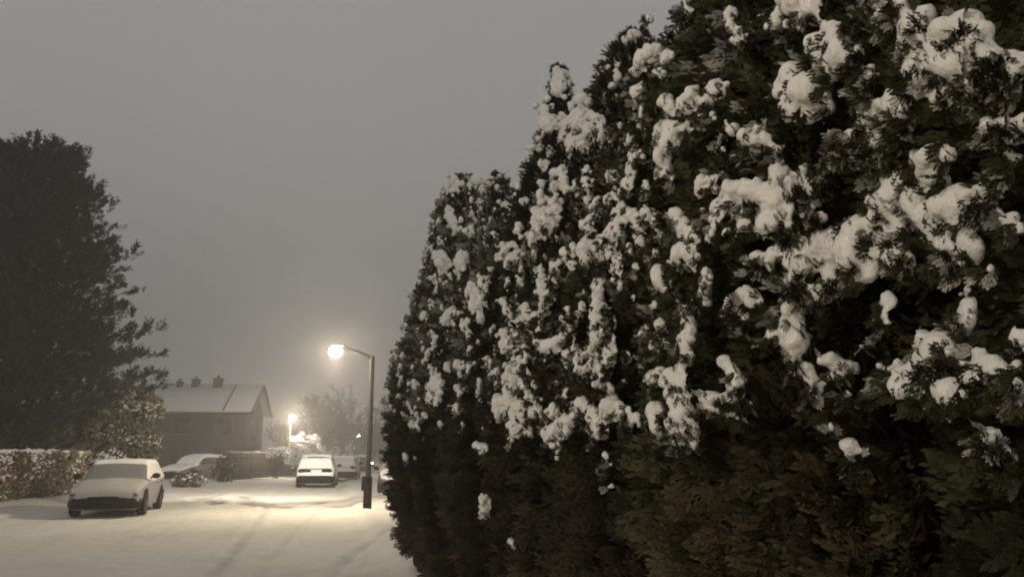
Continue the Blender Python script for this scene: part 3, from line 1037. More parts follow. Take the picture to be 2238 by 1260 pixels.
class Car:
    def __init__(s, label, loc, heading, body, spec=HATCH, group=None, name="parked_car", cat="parked car"):
        s.sp = spec
        s.root = thing(name, label, cat, tuple(loc), heading, group)
        s.body_m = body

    def surf(s, x, v):
        sp = s.sp
        x = np.asarray(x, float); v = np.asarray(v, float)
        g = {k: hermite(sp['x'], sp[k], x) for k in ('zt', 'zs', 'zb', 'ws', 'wt')}
        wb = g['ws'] - .05
        Yc = [0 * x, wb * .9, wb, g['ws'], g['ws'] * .975, g['wt'] + .03, g['wt'] * .82, 0 * x]
        Zc = [g['zb'], g['zb'], g['zb'] + .10, (g['zb'] + g['zs']) / 2 + .03, g['zs'], np.maximum(g['zt'] - .07, g['zs'] + .004), np.maximum(g['zt'] - .012, g['zs'] + .01), g['zt'] + .012]
        Yc = np.stack(Yc); Zc = np.stack(Zc)
        i = np.clip(np.floor(v).astype(int), 0, 6); t = v - i

        def cr(A):
            p0 = np.take_along_axis(A, np.maximum(i - 1, 0)[None], 0)[0]
            p1 = np.take_along_axis(A, i[None], 0)[0]
            p2 = np.take_along_axis(A, (i + 1)[None], 0)[0]
            p3 = np.take_along_axis(A, np.minimum(i + 2, 7)[None], 0)[0]
            k = .35
            m1 = k * (p2 - p0); m2 = k * (p3 - p1)
            return (2 * t**3 - 3 * t**2 + 1) * p1 + (t**3 - 2 * t**2 + t) * m1 + (-2 * t**3 + 3 * t**2) * p2 + (t**3 - t**2) * m2
        return np.stack([x, cr(Yc), cr(Zc)], -1)

    def grid(s, x, v, sign=1):
        X, Vv = np.meshgrid(x, v, indexing='ij')
        P = s.surf(X.ravel(), Vv.ravel())
        e = 1e-3
        dx = s.surf(np.minimum(X.ravel() + e, max(s.sp['x'])), Vv.ravel()) - s.surf(np.maximum(X.ravel() - e, min(s.sp['x'])), Vv.ravel())
        dv = s.surf(X.ravel(), np.minimum(Vv.ravel() + e, 7)) - s.surf(X.ravel(), np.maximum(Vv.ravel() - e, 0))
        n = -unit(np.cross(dx, dv))
        P = P * np.array([1, sign, 1]); n = n * np.array([1, sign, 1])
        nx, nv = len(x), len(v)
        ii = np.arange(nx * nv).reshape(nx, nv)
        Q = np.stack([ii[:-1, :-1], ii[1:, :-1], ii[1:, 1:], ii[:-1, 1:]], -1).reshape(-1, 4)
        return P, n, (Q if sign > 0 else Q[:, ::-1])

    def patch(s, name, mat, xr, vr, off=.005, parent=None, both=True, sides=(1, -1), merge=True, nx=12, nv=8, edge=None, label=None):
        parent = parent or s.root
        objs = []
        mb = MB()
        for sg in sides:
            x = np.linspace(xr[0], xr[1], nx); v = np.linspace(vr[0], vr[1], nv)
            P, n, Q = s.grid(x, v, sg)
            mb.add(P + n * off, Q)
            if not merge:
                objs.append(mb.build(name, mat, parent, True, False)); mb = MB()
        if merge:
            objs.append(mb.build(name, mat, parent, True, False))
        return objs

    def snow(s, name, xr, vr, thick, seed=0, mat=None, ragged=.5, edgex=(1, 1), nx=70, nv=16, label=None, mid=True):
        """snow sheet on the body between stations xr, from band vr[0] over the top; tapers and breaks up at its edges"""
        x = np.linspace(xr[0], xr[1], nx)
        vv = np.linspace(vr[0], vr[1], nv)
        Ps, ns_ = [], []
        for sg in (1, -1):
            P, n, Q = s.grid(x, vv, sg)
            Ps.append(P.reshape(nx, nv, 3)); ns_.append(n.reshape(nx, nv, 3))
        P = np.concatenate([Ps[0], Ps[1][:, ::-1][:, 1:]], 1) if vr[1] >= 7 else None
        n = np.concatenate([ns_[0], ns_[1][:, ::-1][:, 1:]], 1)
        m = P.shape[1]
        fx = np.minimum((x - xr[0]) / (xr[1] - xr[0]), (xr[1] - x) / (xr[1] - xr[0]))
        ex0 = np.clip((x - xr[0]) / .12, 0, 1) if edgex[0] else np.ones(nx)
        ex1 = np.clip((xr[1] - x) / .12, 0, 1) if edgex[1] else np.ones(nx)
        lv = np.linspace(0, 1, m); ev = np.clip(np.minimum(lv, 1 - lv) / .14, 0, 1)
        E = np.minimum(np.minimum(ex0, ex1)[:, None], ev[None])
        nz_ = fbm(P.reshape(-1, 3) * 3.5, seed, 3).reshape(nx, m)
        nf = fbm(P.reshape(-1, 3) * 14, seed + 3, 2).reshape(nx, m)
        T = thick * np.clip(np.sqrt(E) + ragged * (nz_ * .6 + nf * .25) * (1 - .75 * E), -.3, 1.3) * (1 + .22 * nz_) + .003 * nf
        nn = n * .6 + np.array([0, 0, .4])
        V = P + nn * (T - .012 * (1 - E))[..., None]
        ii = np.arange(nx * m).reshape(nx, m)
        Q = np.stack([ii[:-1, :-1], ii[1:, :-1], ii[1:, 1:], ii[:-1, 1:]], -1).reshape(-1, 4)
        o = mk(name, V.reshape(-1, 3), Q, mat or M_SNOWC, s.root, True, None, False)
        return o

    def build(s, glass=None, dusted_screen=None, lights_on=False, plate_front=True):
        sp = s.sp
        L0, L1 = min(sp['x']), max(sp['x'])
        glass = glass or M_GLASS
        x = np.unique(np.r_[np.linspace(L0, L1, 80), sp['x']])
        v = np.linspace(0, 7, 43)
        mb = MB()
        for sg in (1, -1):
            P, n, Q = s.grid(x, v, sg)
            mb.add(P, Q)
            nv = len(v)
            for row in (0, len(x) - 1):    # end caps
                ring = P[row * nv:(row + 1) * nv]
                c = np.array([ring[0, 0], 0, ring[:, 2].mean()])
                k = len(ring)
                ii = np.arange(k - 1)
                mb.add(np.r_[ring, c[None]], None, np.stack([ii, ii + 1, np.full(k - 1, k)], 1))
        body = mb.build("body", s.body_m, s.root, True, False)
        # glazing
        zt = np.array(sp['zt'])
        s.patch("windscreen", dusted_screen or glass, (.34, .95), (5.15, 7), .006)
        s.patch("side_window", glass, (-.55, .42), (4.2, 5.0), .006, merge=False)
        s.patch("side_window", glass, (-1.45, -.63), (4.2, 5.0), .006, merge=False)
        s.patch("rear_window", glass, (-1.95, -1.73), (5.2, 7), .006)
        # wheels
        for wx in (1.30, -1.28):
            for sg in (1, -1):
                t = MB()
                R_, wd = .315, .20
                prof = [(.20, -wd / 2), (R_ - .02, -wd / 2), (R_, -wd / 2 + .03), (R_, wd / 2 - .03), (R_ - .02, wd / 2), (.20, wd / 2), (.2, wd / 2 - .03)]
                ang = np.arange(28) / 28 * 2 * PI
                V = np.concatenate([np.stack([r * np.cos(ang), np.full(28, y), r * np.sin(ang)], 1) for r, y in prof])
                f4 = [[r * 28 + a, r * 28 + (a + 1) % 28, (r + 1) * 28 + (a + 1) % 28, (r + 1) * 28 + a] for r in range(len(prof) - 1) for a in range(28)]
                cen = np.array([wx, sg * .80, R_ - .005])
                t.add(V * np.array([1, sg, 1]) + cen, f4)
                wh = t.build("wheel", M_TYRE, s.root, True, False)
                r = MB()
                r.add(np.r_[np.stack([.2 * np.cos(ang), np.full(28, .075), .2 * np.sin(ang)], 1), [[0, .095, 0]]] * np.array([1, sg, 1]) + cen, None, [[a, (a + 1) % 28, 28] for a in range(28)])
                for a in range(5):
                    th = a / 5 * 2 * PI
                    r.tube([cen + np.array([0, sg * .1, 0]), cen + np.array([math.cos(th) * .19, sg * .09, math.sin(th) * .19])], [.03, .022], 6)
                r.build("rim", M_RIM, wh, True, False)
                # dark wheel arch behind the tyre
                ar = MB()
                ro, ri = .385, .30
                an = np.linspace(-.15, PI + .15, 20)
                yy = sg * .887
                ar.add(np.r_[np.stack([wx + ro * np.cos(an), np.full(20, yy), R_ + ro * np.sin(an)], 1), np.stack([wx + ri * np.cos(an), np.full(20, yy), R_ + ri * np.sin(an)], 1)],
                       [[k, k + 1, 21 + k, 20 + k] for k in range(19)])
                ar.build("wheel_arch", M_DARKPL, s.root, False, False)
        # bumpers, lamps, plates, mirrors, handles
        f = MB(); f.box((L1 - .02, 0, .355), (.12, 1.50, .28), 0, .05)
        for sg in (1, -1): f.box((L1 - .16, sg * .74, .36), (.34, .16, .28), -sg * .42, .05)
        f.build("front_bumper", s.bump_f if hasattr(s, 'bump_f') else M_DARKPL, s.root, True, False)
        f = MB(); f.box((L0 + .02, 0, .40), (.14, 1.56, .36), 0, .05)
        for sg in (1, -1): f.box((L0 + .16, sg * .77, .40), (.36, .16, .36), sg * .3, .05)
        f.build("rear_bumper", M_DARKPL, s.root, True, False)
        g = MB(); g.box((L1 - .005, 0, .50), (.05, .74, .09), 0, .02)
        g.build("grille", M_DARKPL, s.root, True, False)
        for sg in (1, -1):
            h = MB()
            V, Fc = ICO2
            V2 = V * np.array([.10, .20, .085]); a = -sg * .45
            V2 = np.stack([V2[:, 0] * math.cos(a) - V2[:, 1] * math.sin(a), V2[:, 0] * math.sin(a) + V2[:, 1] * math.cos(a), V2[:, 2]], 1)
            h.add(V2 + np.array([L1 - .12, sg * .62, .56]), None, Fc)
            h.build("headlight", mat_emit("headlight_on", (1, .93, .8), 40) if lights_on else M_LENS, s.root, True, False)
            h = MB()
            V2 = V * np.array([.07, .19, .105]); a = sg * .35
            V2 = np.stack([V2[:, 0] * math.cos(a) - V2[:, 1] * math.sin(a), V2[:, 0] * math.sin(a) + V2[:, 1] * math.cos(a), V2[:, 2]], 1)
            h.add(V2 + np.array([L0 + .055, sg * .62, .80]), None, Fc)
            h.build("tail_light", M_RED, s.root, True, False)
            m_ = MB()
            V2 = V * np.array([.075, .115, .075])
            m_.add(V2 + np.array([.62, sg * .99, 1.00]), None, Fc)
            m_.tube([[.62, sg * .85, .95], [.62, sg * .92, .97]], .025, 6)
            m_.build("mirror", M_DARKPL, s.root, True, False)
            for hx in (-.42, -1.1):
                hd = MB(); hd.box((hx, sg * .888, .80), (.17, .022, .03), 0, .008)
                hd.build("door_handle", M_DARKPL, s.root, True, False)
        return s


def paint(name, col, rough=.4):
    return mat_plain(name, col, rough, .1, var=.12, scale=3, spec=.4)


# left car, facing us
pA = ground(222, 1131)
hdA = math.atan2(-1, .27)       # nose towards the camera
locA = pA + np.array([-.27, 1, 0]) * 2.0
M_DUST = mat_snow("snow_dusted_glass", (.19, .19, .18), .4, 22, .01)
c1 = Car("silver hatchback parked at the left kerb facing us, windscreen dusted with snow", (locA[0], locA[1], .0), hdA, paint("silver_paint", (.26, .25, .27)), group="cars parked along the street")
c1.build(dusted_screen=M_DUST, glass=mat_snow("snow_plastered_glass", (.55, .54, .50), .4, 20, .01))
c1.patch("side_snow", mat_snow("snow_crust", (.66, .64, .58), .4, 20, .01), (-1.86, .80), (3.95, 5.25), .016, nx=30, merge=False)
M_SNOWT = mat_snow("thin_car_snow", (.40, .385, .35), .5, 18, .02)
c1.snow("roof_snow", (-1.8, .33), (4.9, 7), .05, 1)
c1.snow("bonnet_snow", (.90, 2.10), (3.9, 7), .05, 2, edgex=(1, 0), mat=M_SNOWT)

# white car seen from behind
pB = ground(687, 1066)
hdB = math.atan2(1, -.165)
locB = pB + np.array([-.165, 1, 0]) * 2.1
c2 = Car("white snow laden hatchback seen from behind, parked under the lamps", (locB[0], locB[1], 0), hdB, spec=dict(HATCH, x=[2.10, 2.07, 1.95, 1.45, .98, .32, -.10, -1.25, -1.84, -2.03, -2.08, -2.12], zt=[.50, .60, .69, .82, .92, 1.38, 1.47, 1.48, 1.42, 1.02, .86, .68]), body=paint("white_paint", (.72, .71, .69)), group="cars parked along the street")
c2.build()
c2.snow("roof_snow", (-1.78, .9), (4.9, 7), .08, 5)
c2.snow("tailgate_snow", (-2.07, -1.86), (4.4, 7), .06, 6, ragged=.3)
pl = MB(); pl.box((-2.122, -.05, .79), (.02, .50, .13), 0, .006)
pl.build("number_plate", M_PLATE, c2.root, False, False)
tb = MB(); tb.box((-2.08, 0, .80), (.06, 1.36, .20), 0, .03)
tb.build("tailgate_trim", M_DARKPL, c2.root, False, False)
p_ = c2.surf(np.array([-1.90]), np.array([7.0]))[0]
bl_ = MB(); bl_.box((p_[0] - .03, 0, p_[2] + .055), (.05, .80, .05), 0, .015)
bl_.build("brake_light", M_DARKPL, c2.root, False, False)
sb_ = c2.snow("bumper_snow", (-2.095, -2.02), (3.2, 7), .03, 8, ragged=.2, edgex=(0, 1))

# second car in the row, and the one behind
pC = ground(742, 1052)
locC = pC + np.array([-.10, 1, 0]) * 2.1
c3 = Car("dim beige car parked right behind the white hatchback, half hidden by it", (locC[0], locC[1], 0), math.atan2(1, -.13), paint("beige_paint", (.34, .31, .24)), group="cars parked along the street")
c3.build()
c3.snow("roof_snow", (-1.66, 1.0), (5.0, 7), .06, 9)
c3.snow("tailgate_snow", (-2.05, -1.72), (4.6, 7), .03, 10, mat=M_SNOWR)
pD = ground(776, 1034)
locD = pD + np.array([-.10, 1, 0]) * 2.1
c4 = Car("snow roofed grey car, last of the parked row left of the lamp post", (locD[0], locD[1], 0), math.atan2(1, -.13), paint("grey_paint", (.12, .12, .12)), group="cars parked along the street")
c4.build()
c4.snow("roof_snow", (-1.66, 1.0), (5.0, 7), .08, 11)

# car right of the post, nose towards us, partly behind the conifers
pE = ground(872, 1083)
locE = pE + np.array([-.12, 1, 0]) * 2.1
c5 = Car("reddish car with snowy bonnet between the dark lamp post and the hedge end", (locE[0], locE[1], .02), math.atan2(-1, .16), paint("maroon_paint", (.13, .05, .045)), group="cars parked along the street")
c5.build(dusted_screen=mat_snow("snow_dusted_red_glass", (.30, .21, .19), .3, 30, .004))
c5.snow("roof_snow", (-1.75, .22), (5.0, 7), .06, 12)
c5.snow("bonnet_snow", (.84, 2.08), (4.5, 7), .07, 13)

# snowed-up red car standing in the drive on the left
locF = ground(413, 1052) + np.array([0, 1.0, 0])
c6 = Car("pale snow plastered car with dark reddish windows in front of the long house", (locF[0], locF[1], .05), math.radians(250), paint("frosted_paint", (.22, .20, .185), .8), group="cars parked along the street")
c6.build(glass=mat_plain("reddish_glass", (.06, .02, .022), .5, spec=.2))
c6.snow("roof_snow", (-2.0, .86), (4.95, 7), .10, 14)
c6.snow("bonnet_snow", (.80, 2.09), (4.3, 7), .09, 15)

# oncoming car far away, headlights on
locG = at(800, 1000, 91.0); locG[2] = 0
c7 = Car("tiny far off car with two bright headlights low beside the dark lamp post", tuple(locG), math.atan2(-1, .18), paint("far_white_paint", (.5, .5, .5)), name="oncoming_car", cat="car")
c7.build(lights_on=True)
c7.snow("roof_snow", (-1.75, .22), (5.0, 7), .06, 17)


# ------------------------------------------------------------------ pine on the left
def pine(root_loc, H, prof, label, seed, tint, name="pine_tree", nb=330, extra=()):
    r = np.random.default_rng(seed)
    root = thing(name, label, "tree", tuple(root_loc))
    L = np.array(root_loc)
    mb = MB()
    mb.tube([L + [0, 0, -.1], L + [.1, 0, H * .3], L + [-.05, .05, H * .7], L + [0, 0, H * .97]], [.34, .27, .15, .03], 12)
    zs_ = [p[0] for p in prof]; rs_ = [p[1] for p in prof]
    P, U, S, C = [], [], [], []
    snow = []
    for b in range(nb):
        f = r.random() ** .85
        z0 = 1.4 + f * (H - 1.6)
        z0 = min(H - .2, (round(z0 / 1.0) + r.normal(0, .12)) * 1.0)
        th = r.uniform(-PI, PI)
        Rm = float(np.interp(z0, zs_, rs_)) * r.uniform(.70, 1.06)
        if b < len(extra):
            z0, Rm, th = extra[b][0], extra[b][1], r.normal(0, .12)
        Rm = max(.25, Rm - min(.62, .2 * Rm))
        rise = r.uniform(.02, .30) * Rm + (.6 if z0 > H * .85 else 0)
        d = np.array([math.cos(th), math.sin(th) * (.62 if math.sin(th) < 0 else 1), 0])
        zb = max(.8, z0 - rise)
        p0 = L + np.array([0, 0, zb]); p3 = L + d * Rm + np.array([0, 0, min(z0 + .12 * Rm, H)])
        p1 = p0 * .6 + p3 * .4 + np.array([0, 0, -.04 * Rm]) + r.normal(0, .08, 3)
        mb.tube([p0, p1, p3], [.05 + .006 * Rm, .035, .012], 5, False)
        nt_ = int(4 + Rm * 4.2)
        for k in range(nt_):
            g = 1 - r.random() ** 1.5 * .75
            p = p0 + (p1 - p0) * min(1, g / .45) if g < .45 else p1 + (p3 - p1) * (g - .45) / .55
            spread = .09 + .13 * (1 - abs(g - .7)) * Rm * .5
            p = p + np.array([r.normal(0, spread), r.normal(0, spread), r.normal(0, .075) + .03])
            u = d * r.uniform(.3, 1.0) + np.array([r.normal(0, .4), r.normal(0, .4), r.uniform(.25, 1.2)])
            P.append(p); U.append(u); S.append(r.uniform(.38, .72)); C.append(r.uniform(.55, 1.4))
            if r.random() < .035 + (.22 if p[2] < L[2] + 3.6 else 0) and p[0] > L[0] + .8: snow.append((*(p + np.array([0, 0, .10])), r.uniform(.02, .055)))
    mb.build("trunk", M_BARK, root, True)
    # needle brush: a shoot with needles swept forward
    nn = 26
    T, Q = [], []
    rr_ = random.Random(seed)
    for k in range(nn):
        t = (k / nn) * .75
        a = rr_.uniform(0, 2 * PI)
        e_ = rr_.uniform(.25, .8)
        dv = np.array([math.cos(e_), math.sin(e_) * math.cos(a), math.sin(e_) * math.sin(a)])
        b = np.array([t, 0, 0]); sd = np.cross(dv, [0.3, .5, .8]); sd /= np.linalg.norm(sd)
        l = .40 * rr_.uniform(.7, 1.2); w_ = .042
        i0 = len(T)
        T += [b - sd * w_ * .6, b + dv * l * .5 - sd * w_, b + dv * l, b + dv * l * .5 + sd * w_]
        Q.append([i0, i0 + 1, i0 + 2, i0 + 3])
    T = np.array(T); Q = np.array(Q)
    P = np.array(P); U = unit(np.array(U)); S = np.array(S); C = np.array(C)
    A = unit(np.cross(U, r.normal(size=U.shape))); B = np.cross(U, A)
    X = P[:, None] + S[:, None, None] * (T[None, :, 0:1] * U[:, None] + T[None, :, 1:2] * A[:, None] + T[None, :, 2:3] * B[:, None])
    low = (1 + 2.2 * np.clip((L[2] + 4.2 - P[:, 2]) / 2.5, 0, 1) * (P[:, 0] > L[0] + 1))  # lamplight on the lower street-side boughs, put into the needle colour
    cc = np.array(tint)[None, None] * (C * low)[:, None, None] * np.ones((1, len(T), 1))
    FQ = (Q[None] + (np.arange(len(P)) * len(T))[:, None, None]).reshape(-1, 4)
    mk("crown", X.reshape(-1, 3), FQ, M_LEAF, root, False, cc.reshape(-1, 3))
    if snow:
        sn = np.array(snow)
        cen, rad = [], []
        for x_, y_, z_, q_ in sn:
            for j in range(3):
                cen.append((x_ + r.normal(0, q_ * .8), y_ + r.normal(0, q_ * .8), z_ + r.normal(0, q_ * .2))); rad.append(q_ * r.uniform(.5, 1))
        IV, IF = ICO1
        cen = np.array(cen); rad = np.array(rad)
        V = (cen[:, None] + IV[None] * rad[:, None, None] * np.array([1.2, 1.2, .6])).reshape(-1, 3)
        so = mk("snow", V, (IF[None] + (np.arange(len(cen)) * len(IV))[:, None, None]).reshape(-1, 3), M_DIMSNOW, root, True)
        so["kind"] = "stuff"
    return root


PY = 32.5
mpx = PY / F
tb_ = at(-8, 1000, PY); tb_[2] = 0


def zof(py): return at(40, py, PY)[2]


def axis(py): return -8 + 1127 * (1000 - py) / 9050.


prof = [(zof(p), max(.4, (x - axis(p)) * mpx * .93)) for p, x in ((960, 330), (900, 330), (860, 345), (800, 320), (755, 325), (720, 285), (660, 290), (590, 285), (530, 265), (470, 258), (430, 232), (380, 210), (340, 180), (322, 135), (308, 60))]
prof[-1] = (prof[-1][0], .5)
pine(tb_, zof(312), prof, "tall dark pine with tufted boughs rising above the brown hedge on the left", 3, (.012, .0145, .015), nb=520, extra=[(zof(y_), (x_ - axis(y_)) * mpx * 1.02) for y_, x_ in ((757, 350), (765, 335), (585, 292), (655, 292), (665, 285), (475, 266), (360, 205), (355, 200), (440, 245), (530, 268), (815, 340), (860, 352), (880, 345), (710, 290))])


# leafy shrub, snow flecked, between pine and house
def leaf_bush(name, label, boxes, leaf, n, cols, snow_n, snow_r, seed, cat, stem=True, loc=None, snow_m=None):
    """boxes: list of ellipsoids (centre, radii)"""
    r = np.random.default_rng(seed)
    c0 = np.array(boxes[0][0]) if loc is None else np.array(loc)
    root = thing(name, label, cat, (c0[0], c0[1], 0))
    V, Q, C, off = [], [], [], 0
    sn = []
    mb = MB()
    for c, rad in boxes:
        c = np.array(c); rad = np.array(rad)
        d = unit(r.normal(size=(n, 3)))
        P = c + d * rad * (r.random((n, 1)) ** .25) * (1 + .42 * fbm(d * 2.2 + seed, seed, 3)[:, None])
        P[:, 2] = np.maximum(P[:, 2], .03)
        U = unit(d + r.normal(0, .7, (n, 3))); W = unit(np.cross(U, r.normal(size=(n, 3))))
        s = leaf * r.uniform(.6, 1.4, (n, 1))
        X = np.stack([P, P + U * s * .5 + W * s * .3, P + U * s, P + U * s * .5 - W * s * .3], 1)
        V.append(X.reshape(-1, 3))
        Q.append(np.arange(n * 4).reshape(-1, 4) + off); off += n * 4
        k = r.integers(0, len(cols), n)
        C.append(np.repeat(np.array(cols)[k] * r.uniform(.6, 1.4, (n, 1)), 4, 0))
        for j in range(snow_n):
            dd = unit(r.normal(size=3)); dd[2] = abs(dd[2]) * .8 - .1
            sn.append((*(c + dd * rad * r.uniform(.85, 1.08)), snow_r * r.uniform(.5, 1.3)))
        for j in range(8):
            e_ = c + unit(r.normal(size=3)) * rad * .8
            mb.tube([[c[0] + r.normal(0, .1), c[1], 0], (c + e_) / 2 + r.normal(0, .1, 3), e_], [.03, .02, .006], 4, False)
    mb.build("stems", M_BARK, root)
    mk("foliage", np.concatenate(V), np.concatenate(Q), M_LEAF, root, False, np.concatenate(C))
    sn = np.array(sn)
    IV, IF = ICO1
    cen = np.repeat(sn[:, :3], 3, 0) + r.normal(0, 1, (len(sn) * 3, 3)) * np.repeat(sn[:, 3:], 3, 0) * .8
    rad = np.repeat(sn[:, 3], 3) * r.uniform(.5, 1, len(sn) * 3)
    V = (cen[:, None] + IV[None] * rad[:, None, None] * np.array([1.1, 1.1, .65])).reshape(-1, 3)
    so = mk("snow", V, (IF[None] + (np.arange(len(cen)) * len(IV))[:, None, None]).reshape(-1, 3), snow_m or M_SNOW, root, True)
    so["kind"] = "stuff"
    return root


GREENS = [(.035, .040, .024), (.05, .05, .03), (.03, .03, .02), (.07, .06, .035)]
p = at(285, 900, 33)
leaf_bush("evergreen_bush", "loose snow flecked evergreen bush between the pine and the long house", [(at(285, 905, 33), (1.15, 1.0, 1.3)), (at(250, 955, 32.5), (1.1, 1.0, .9)), (at(325, 890, 33.5), (.55, .6, .5)), (at(300, 970, 33), (.9, .8, .7))], .17, 1500, [tuple(1.5 * k for k in c) for c in GREENS], 110, .05, 21, "bush", snow_m=M_DIMSNOW)
leaf_bush("round_shrub", "small pale snowy shrub just above the roof of the silver hatchback", [(at(245, 1002, 26.5), (.42, .4, .35)), (at(215, 1010, 26.5), (.3, .3, .3))], .10, 500, [(.10, .09, .06), (.06, .06, .035)], 45, .06, 22, "shrub")
leaf_bush("garden_shrub", "low snow flecked shrub in front of the snow plastered car", [(at(425, 1046, 40), (.55, .4, .40)), (at(395, 1052, 40), (.5, .4, .3))], .10, 400, [(.09, .08, .05), (.06, .05, .03)], 16, .06, 23, "shrub")
leaf_bush("garden_shrub", "rounded dark shrub right of the snow plastered car before the fence", [(at(487, 1025, 46), (.55, .5, .8))], .12, 700, [(.03, .03, .02), (.02, .02, .014)], 5, .05, 24, "shrub")

# copper beech hedge on the left
hr = np.random.default_rng(8)
hA = ground(-260, 1140); hB = ground(150, 1094); hC = ground(205, 1080)
root = thing("beech_hedge", "clipped brown leaved hedge flecked with snow behind the silver hatchback", "hedge", (hA[0], hA[1], 0))
dirh = (hC - hA); Lh = np.linalg.norm(dirh[:2]); dirh = dirh / Lh
nrm = np.array([dirh[1], -dirh[0], 0])       # towards the street
if nrm[0] < 0: nrm = -nrm
n = 26000
s_ = hr.uniform(0, Lh, n); zz = hr.uniform(.05, 1, n)
Ht = 1.63
face = hr.random(n)
dep = np.where(face < .72, hr.random(n) ** 2 * .25, hr.uniform(0, .9, n))
zz = np.where(face < .72, zz * Ht, Ht - hr.random(n) ** 2 * .15)
bulge = .14 * fbm(np.c_[s_ * 1.1, zz * 1.6, np.zeros(n)], 70, 3)
zz = zz + .06 * fbm(np.c_[s_ * 1.3, np.zeros(n), np.zeros(n)], 71, 2) * zz / Ht
P = hA + dirh * s_[:, None] + nrm * (bulge - dep)[:, None]
P[:, 2] = zz
U = unit(nrm + hr.normal(0, .8, (n, 3))); W = unit(np.cross(U, hr.normal(size=(n, 3))))
sz = .10 * hr.uniform(.6, 1.4, (n, 1))
X = np.stack([P, P + U * sz * .5 + W * sz * .34, P + U * sz, P + U * sz * .5 - W * sz * .34], 1).reshape(-1, 3)
pal = 1.8 * np.array([(.16, .125, .08), (.11, .09, .06), (.20, .17, .12), (.09, .09, .055), (.22, .175, .085), (.14, .095, .06)])
cl_ = fbm(P * 1.4, 72, 2)
pk = np.clip((cl_ * 2.2 + 2.5 + hr.normal(0, 1.2, n)), 0, 5).astype(int)
Cc = np.repeat(pal[pk] * hr.uniform(.5, 1.4, (n, 1)), 4, 0)
core = MB()
cmid = (hA + hC) / 2 - nrm * .55
core.box((cmid[0], cmid[1], .72), (Lh, .55, 1.44), math.atan2(dirh[1], dirh[0]))
cv = core.v[0]
Vall = np.r_[X, cv]
mk("foliage", Vall, [np.r_[np.arange(n * 4).reshape(-1, 4), core.f4[0] + n * 4], core.f3[0] + n * 4], M_LEAF, root, False, np.r_[Cc, np.tile([[.02, .014, .01]], (len(cv), 1))])
ns2 = 2200
s2 = hr.uniform(0, Lh, ns2); top = hr.random(ns2) < .42
z2 = np.where(top, Ht + hr.normal(.0, .03, ns2), hr.uniform(.25, Ht, ns2))
d2 = np.where(top, -hr.uniform(0, .8, ns2), .07 + hr.normal(0, .04, ns2))
keep = top | (fbm(np.c_[s2 * 1.6, z2 * 2.2, np.zeros(ns2)], 73, 2) > .05)
cen = (hA + dirh * s2[:, None] + nrm * d2[:, None]); cen[:, 2] = z2
cen = cen[keep]; rad = hr.uniform(.025, .08, len(cen)) * np.where(top[keep], 1.4, .8)
IV, IF = ICO1
V = (cen[:, None] + IV[None] * rad[:, None, None] * np.array([1.2, 1.2, .6])).reshape(-1, 3)
so = mk("snow", V, (IF[None] + (np.arange(len(cen)) * len(IV))[:, None, None]).reshape(-1, 3), M_SNOW, root, True)
so["kind"] = "stuff"

# ------------------------------------------------------------------ long house
HY = 60.0
e0 = at(547, 900, HY)            # front eave, right end
ang = math.radians(4)
hx = np.array([math.cos(ang), math.sin(ang), 0]); hyv = np.array([-math.sin(ang), math.cos(ang), 0])
LEN, DEP = 15.0, 6.0
zE, zR = 4.75, 6.75
org = np.array([e0[0], e0[1], 0])
root = thing("house", "long house with snowy roof and three chimneys standing in the mist", "house", tuple(org))


def Hp(u, v, z):
    return org + hx * u + hyv * v + np.array([0, 0, z])


wmb = MB()
i_ = .35
pts = [Hp(-LEN, i_, -.1), Hp(-i_, i_, -.1), Hp(-i_, DEP - i_, -.1), Hp(-LEN, DEP - i_, -.1)]
ptt = [p_ + np.array([0, 0, zE + .05]) for p_ in pts]
g1 = Hp(-i_, DEP / 2, zR - .16); g2 = Hp(-LEN, DEP / 2, zR - .16)
wmb.add(pts + ptt + [g1, g2], [[0, 1, 5, 4], [1, 2, 6, 5], [2, 3, 7, 6], [3, 0, 4, 7]], [[5, 6, 8], [7, 4, 9]])
wall = wmb.build("wall", M_WALL, root)
rf = MB()
t_ = .14
sl_ = (zR - zE) / (DEP / 2)
A_ = [Hp(-LEN - .2, -.35, zE - .35 * sl_), Hp(.15, -.35, zE - .35 * sl_), Hp(.15, DEP / 2, zR), Hp(-LEN - .2, DEP / 2, zR), Hp(.15, DEP + .35, zE - .35 * sl_), Hp(-LEN - .2, DEP + .35, zE - .35 * sl_)]
B_ = [p_ + np.array([0, 0, t_]) for p_ in A_]
rf.add(A_ + B_, [[0, 3, 2, 1], [3, 5, 4, 2], [6, 7, 8, 9], [9, 8, 10, 11], [0, 1, 7, 6], [5, 11, 10, 4], [3, 0, 6, 9], [5, 3, 9, 11], [1, 2, 8, 7], [2, 4, 10, 8]])
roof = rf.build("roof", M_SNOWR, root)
# verge boards, gutter, the dark strip between the two halves of the roof
vb = MB()
for v0, z0, v1, z1 in ((-.38, zE - .38 * sl_, DEP / 2, zR), (DEP / 2, zR, DEP + .38, zE - .38 * sl_)):
    a0 = Hp(.19, v0, z0 + .02); a1 = Hp(.19, v1, z1 + .02)
    vb.tube([a0, a1], .12, 6)
vb.build("verge_board", M_TRIM, root)
gt = MB(); gt.tube([Hp(-LEN - .2, -.42, zE - .35 * sl_ - .03), Hp(.15, -.42, zE - .35 * sl_ - .03)], .09, 8)
gt.build("gutter", M_TRIM, root)
st = MB(); st.tube([Hp(-1.9, -.3, zE - .3 * sl_ + t_ + .01), Hp(-1.9, DEP / 2 - .1, zR + t_ - .03)], .06, 6)
st.build("party_wall_strip", M_TRIM, roof)
ledge = MB(); ledge.box(Hp(-LEN / 2, -.2, zE + .02), (LEN, .25, .05), ang)
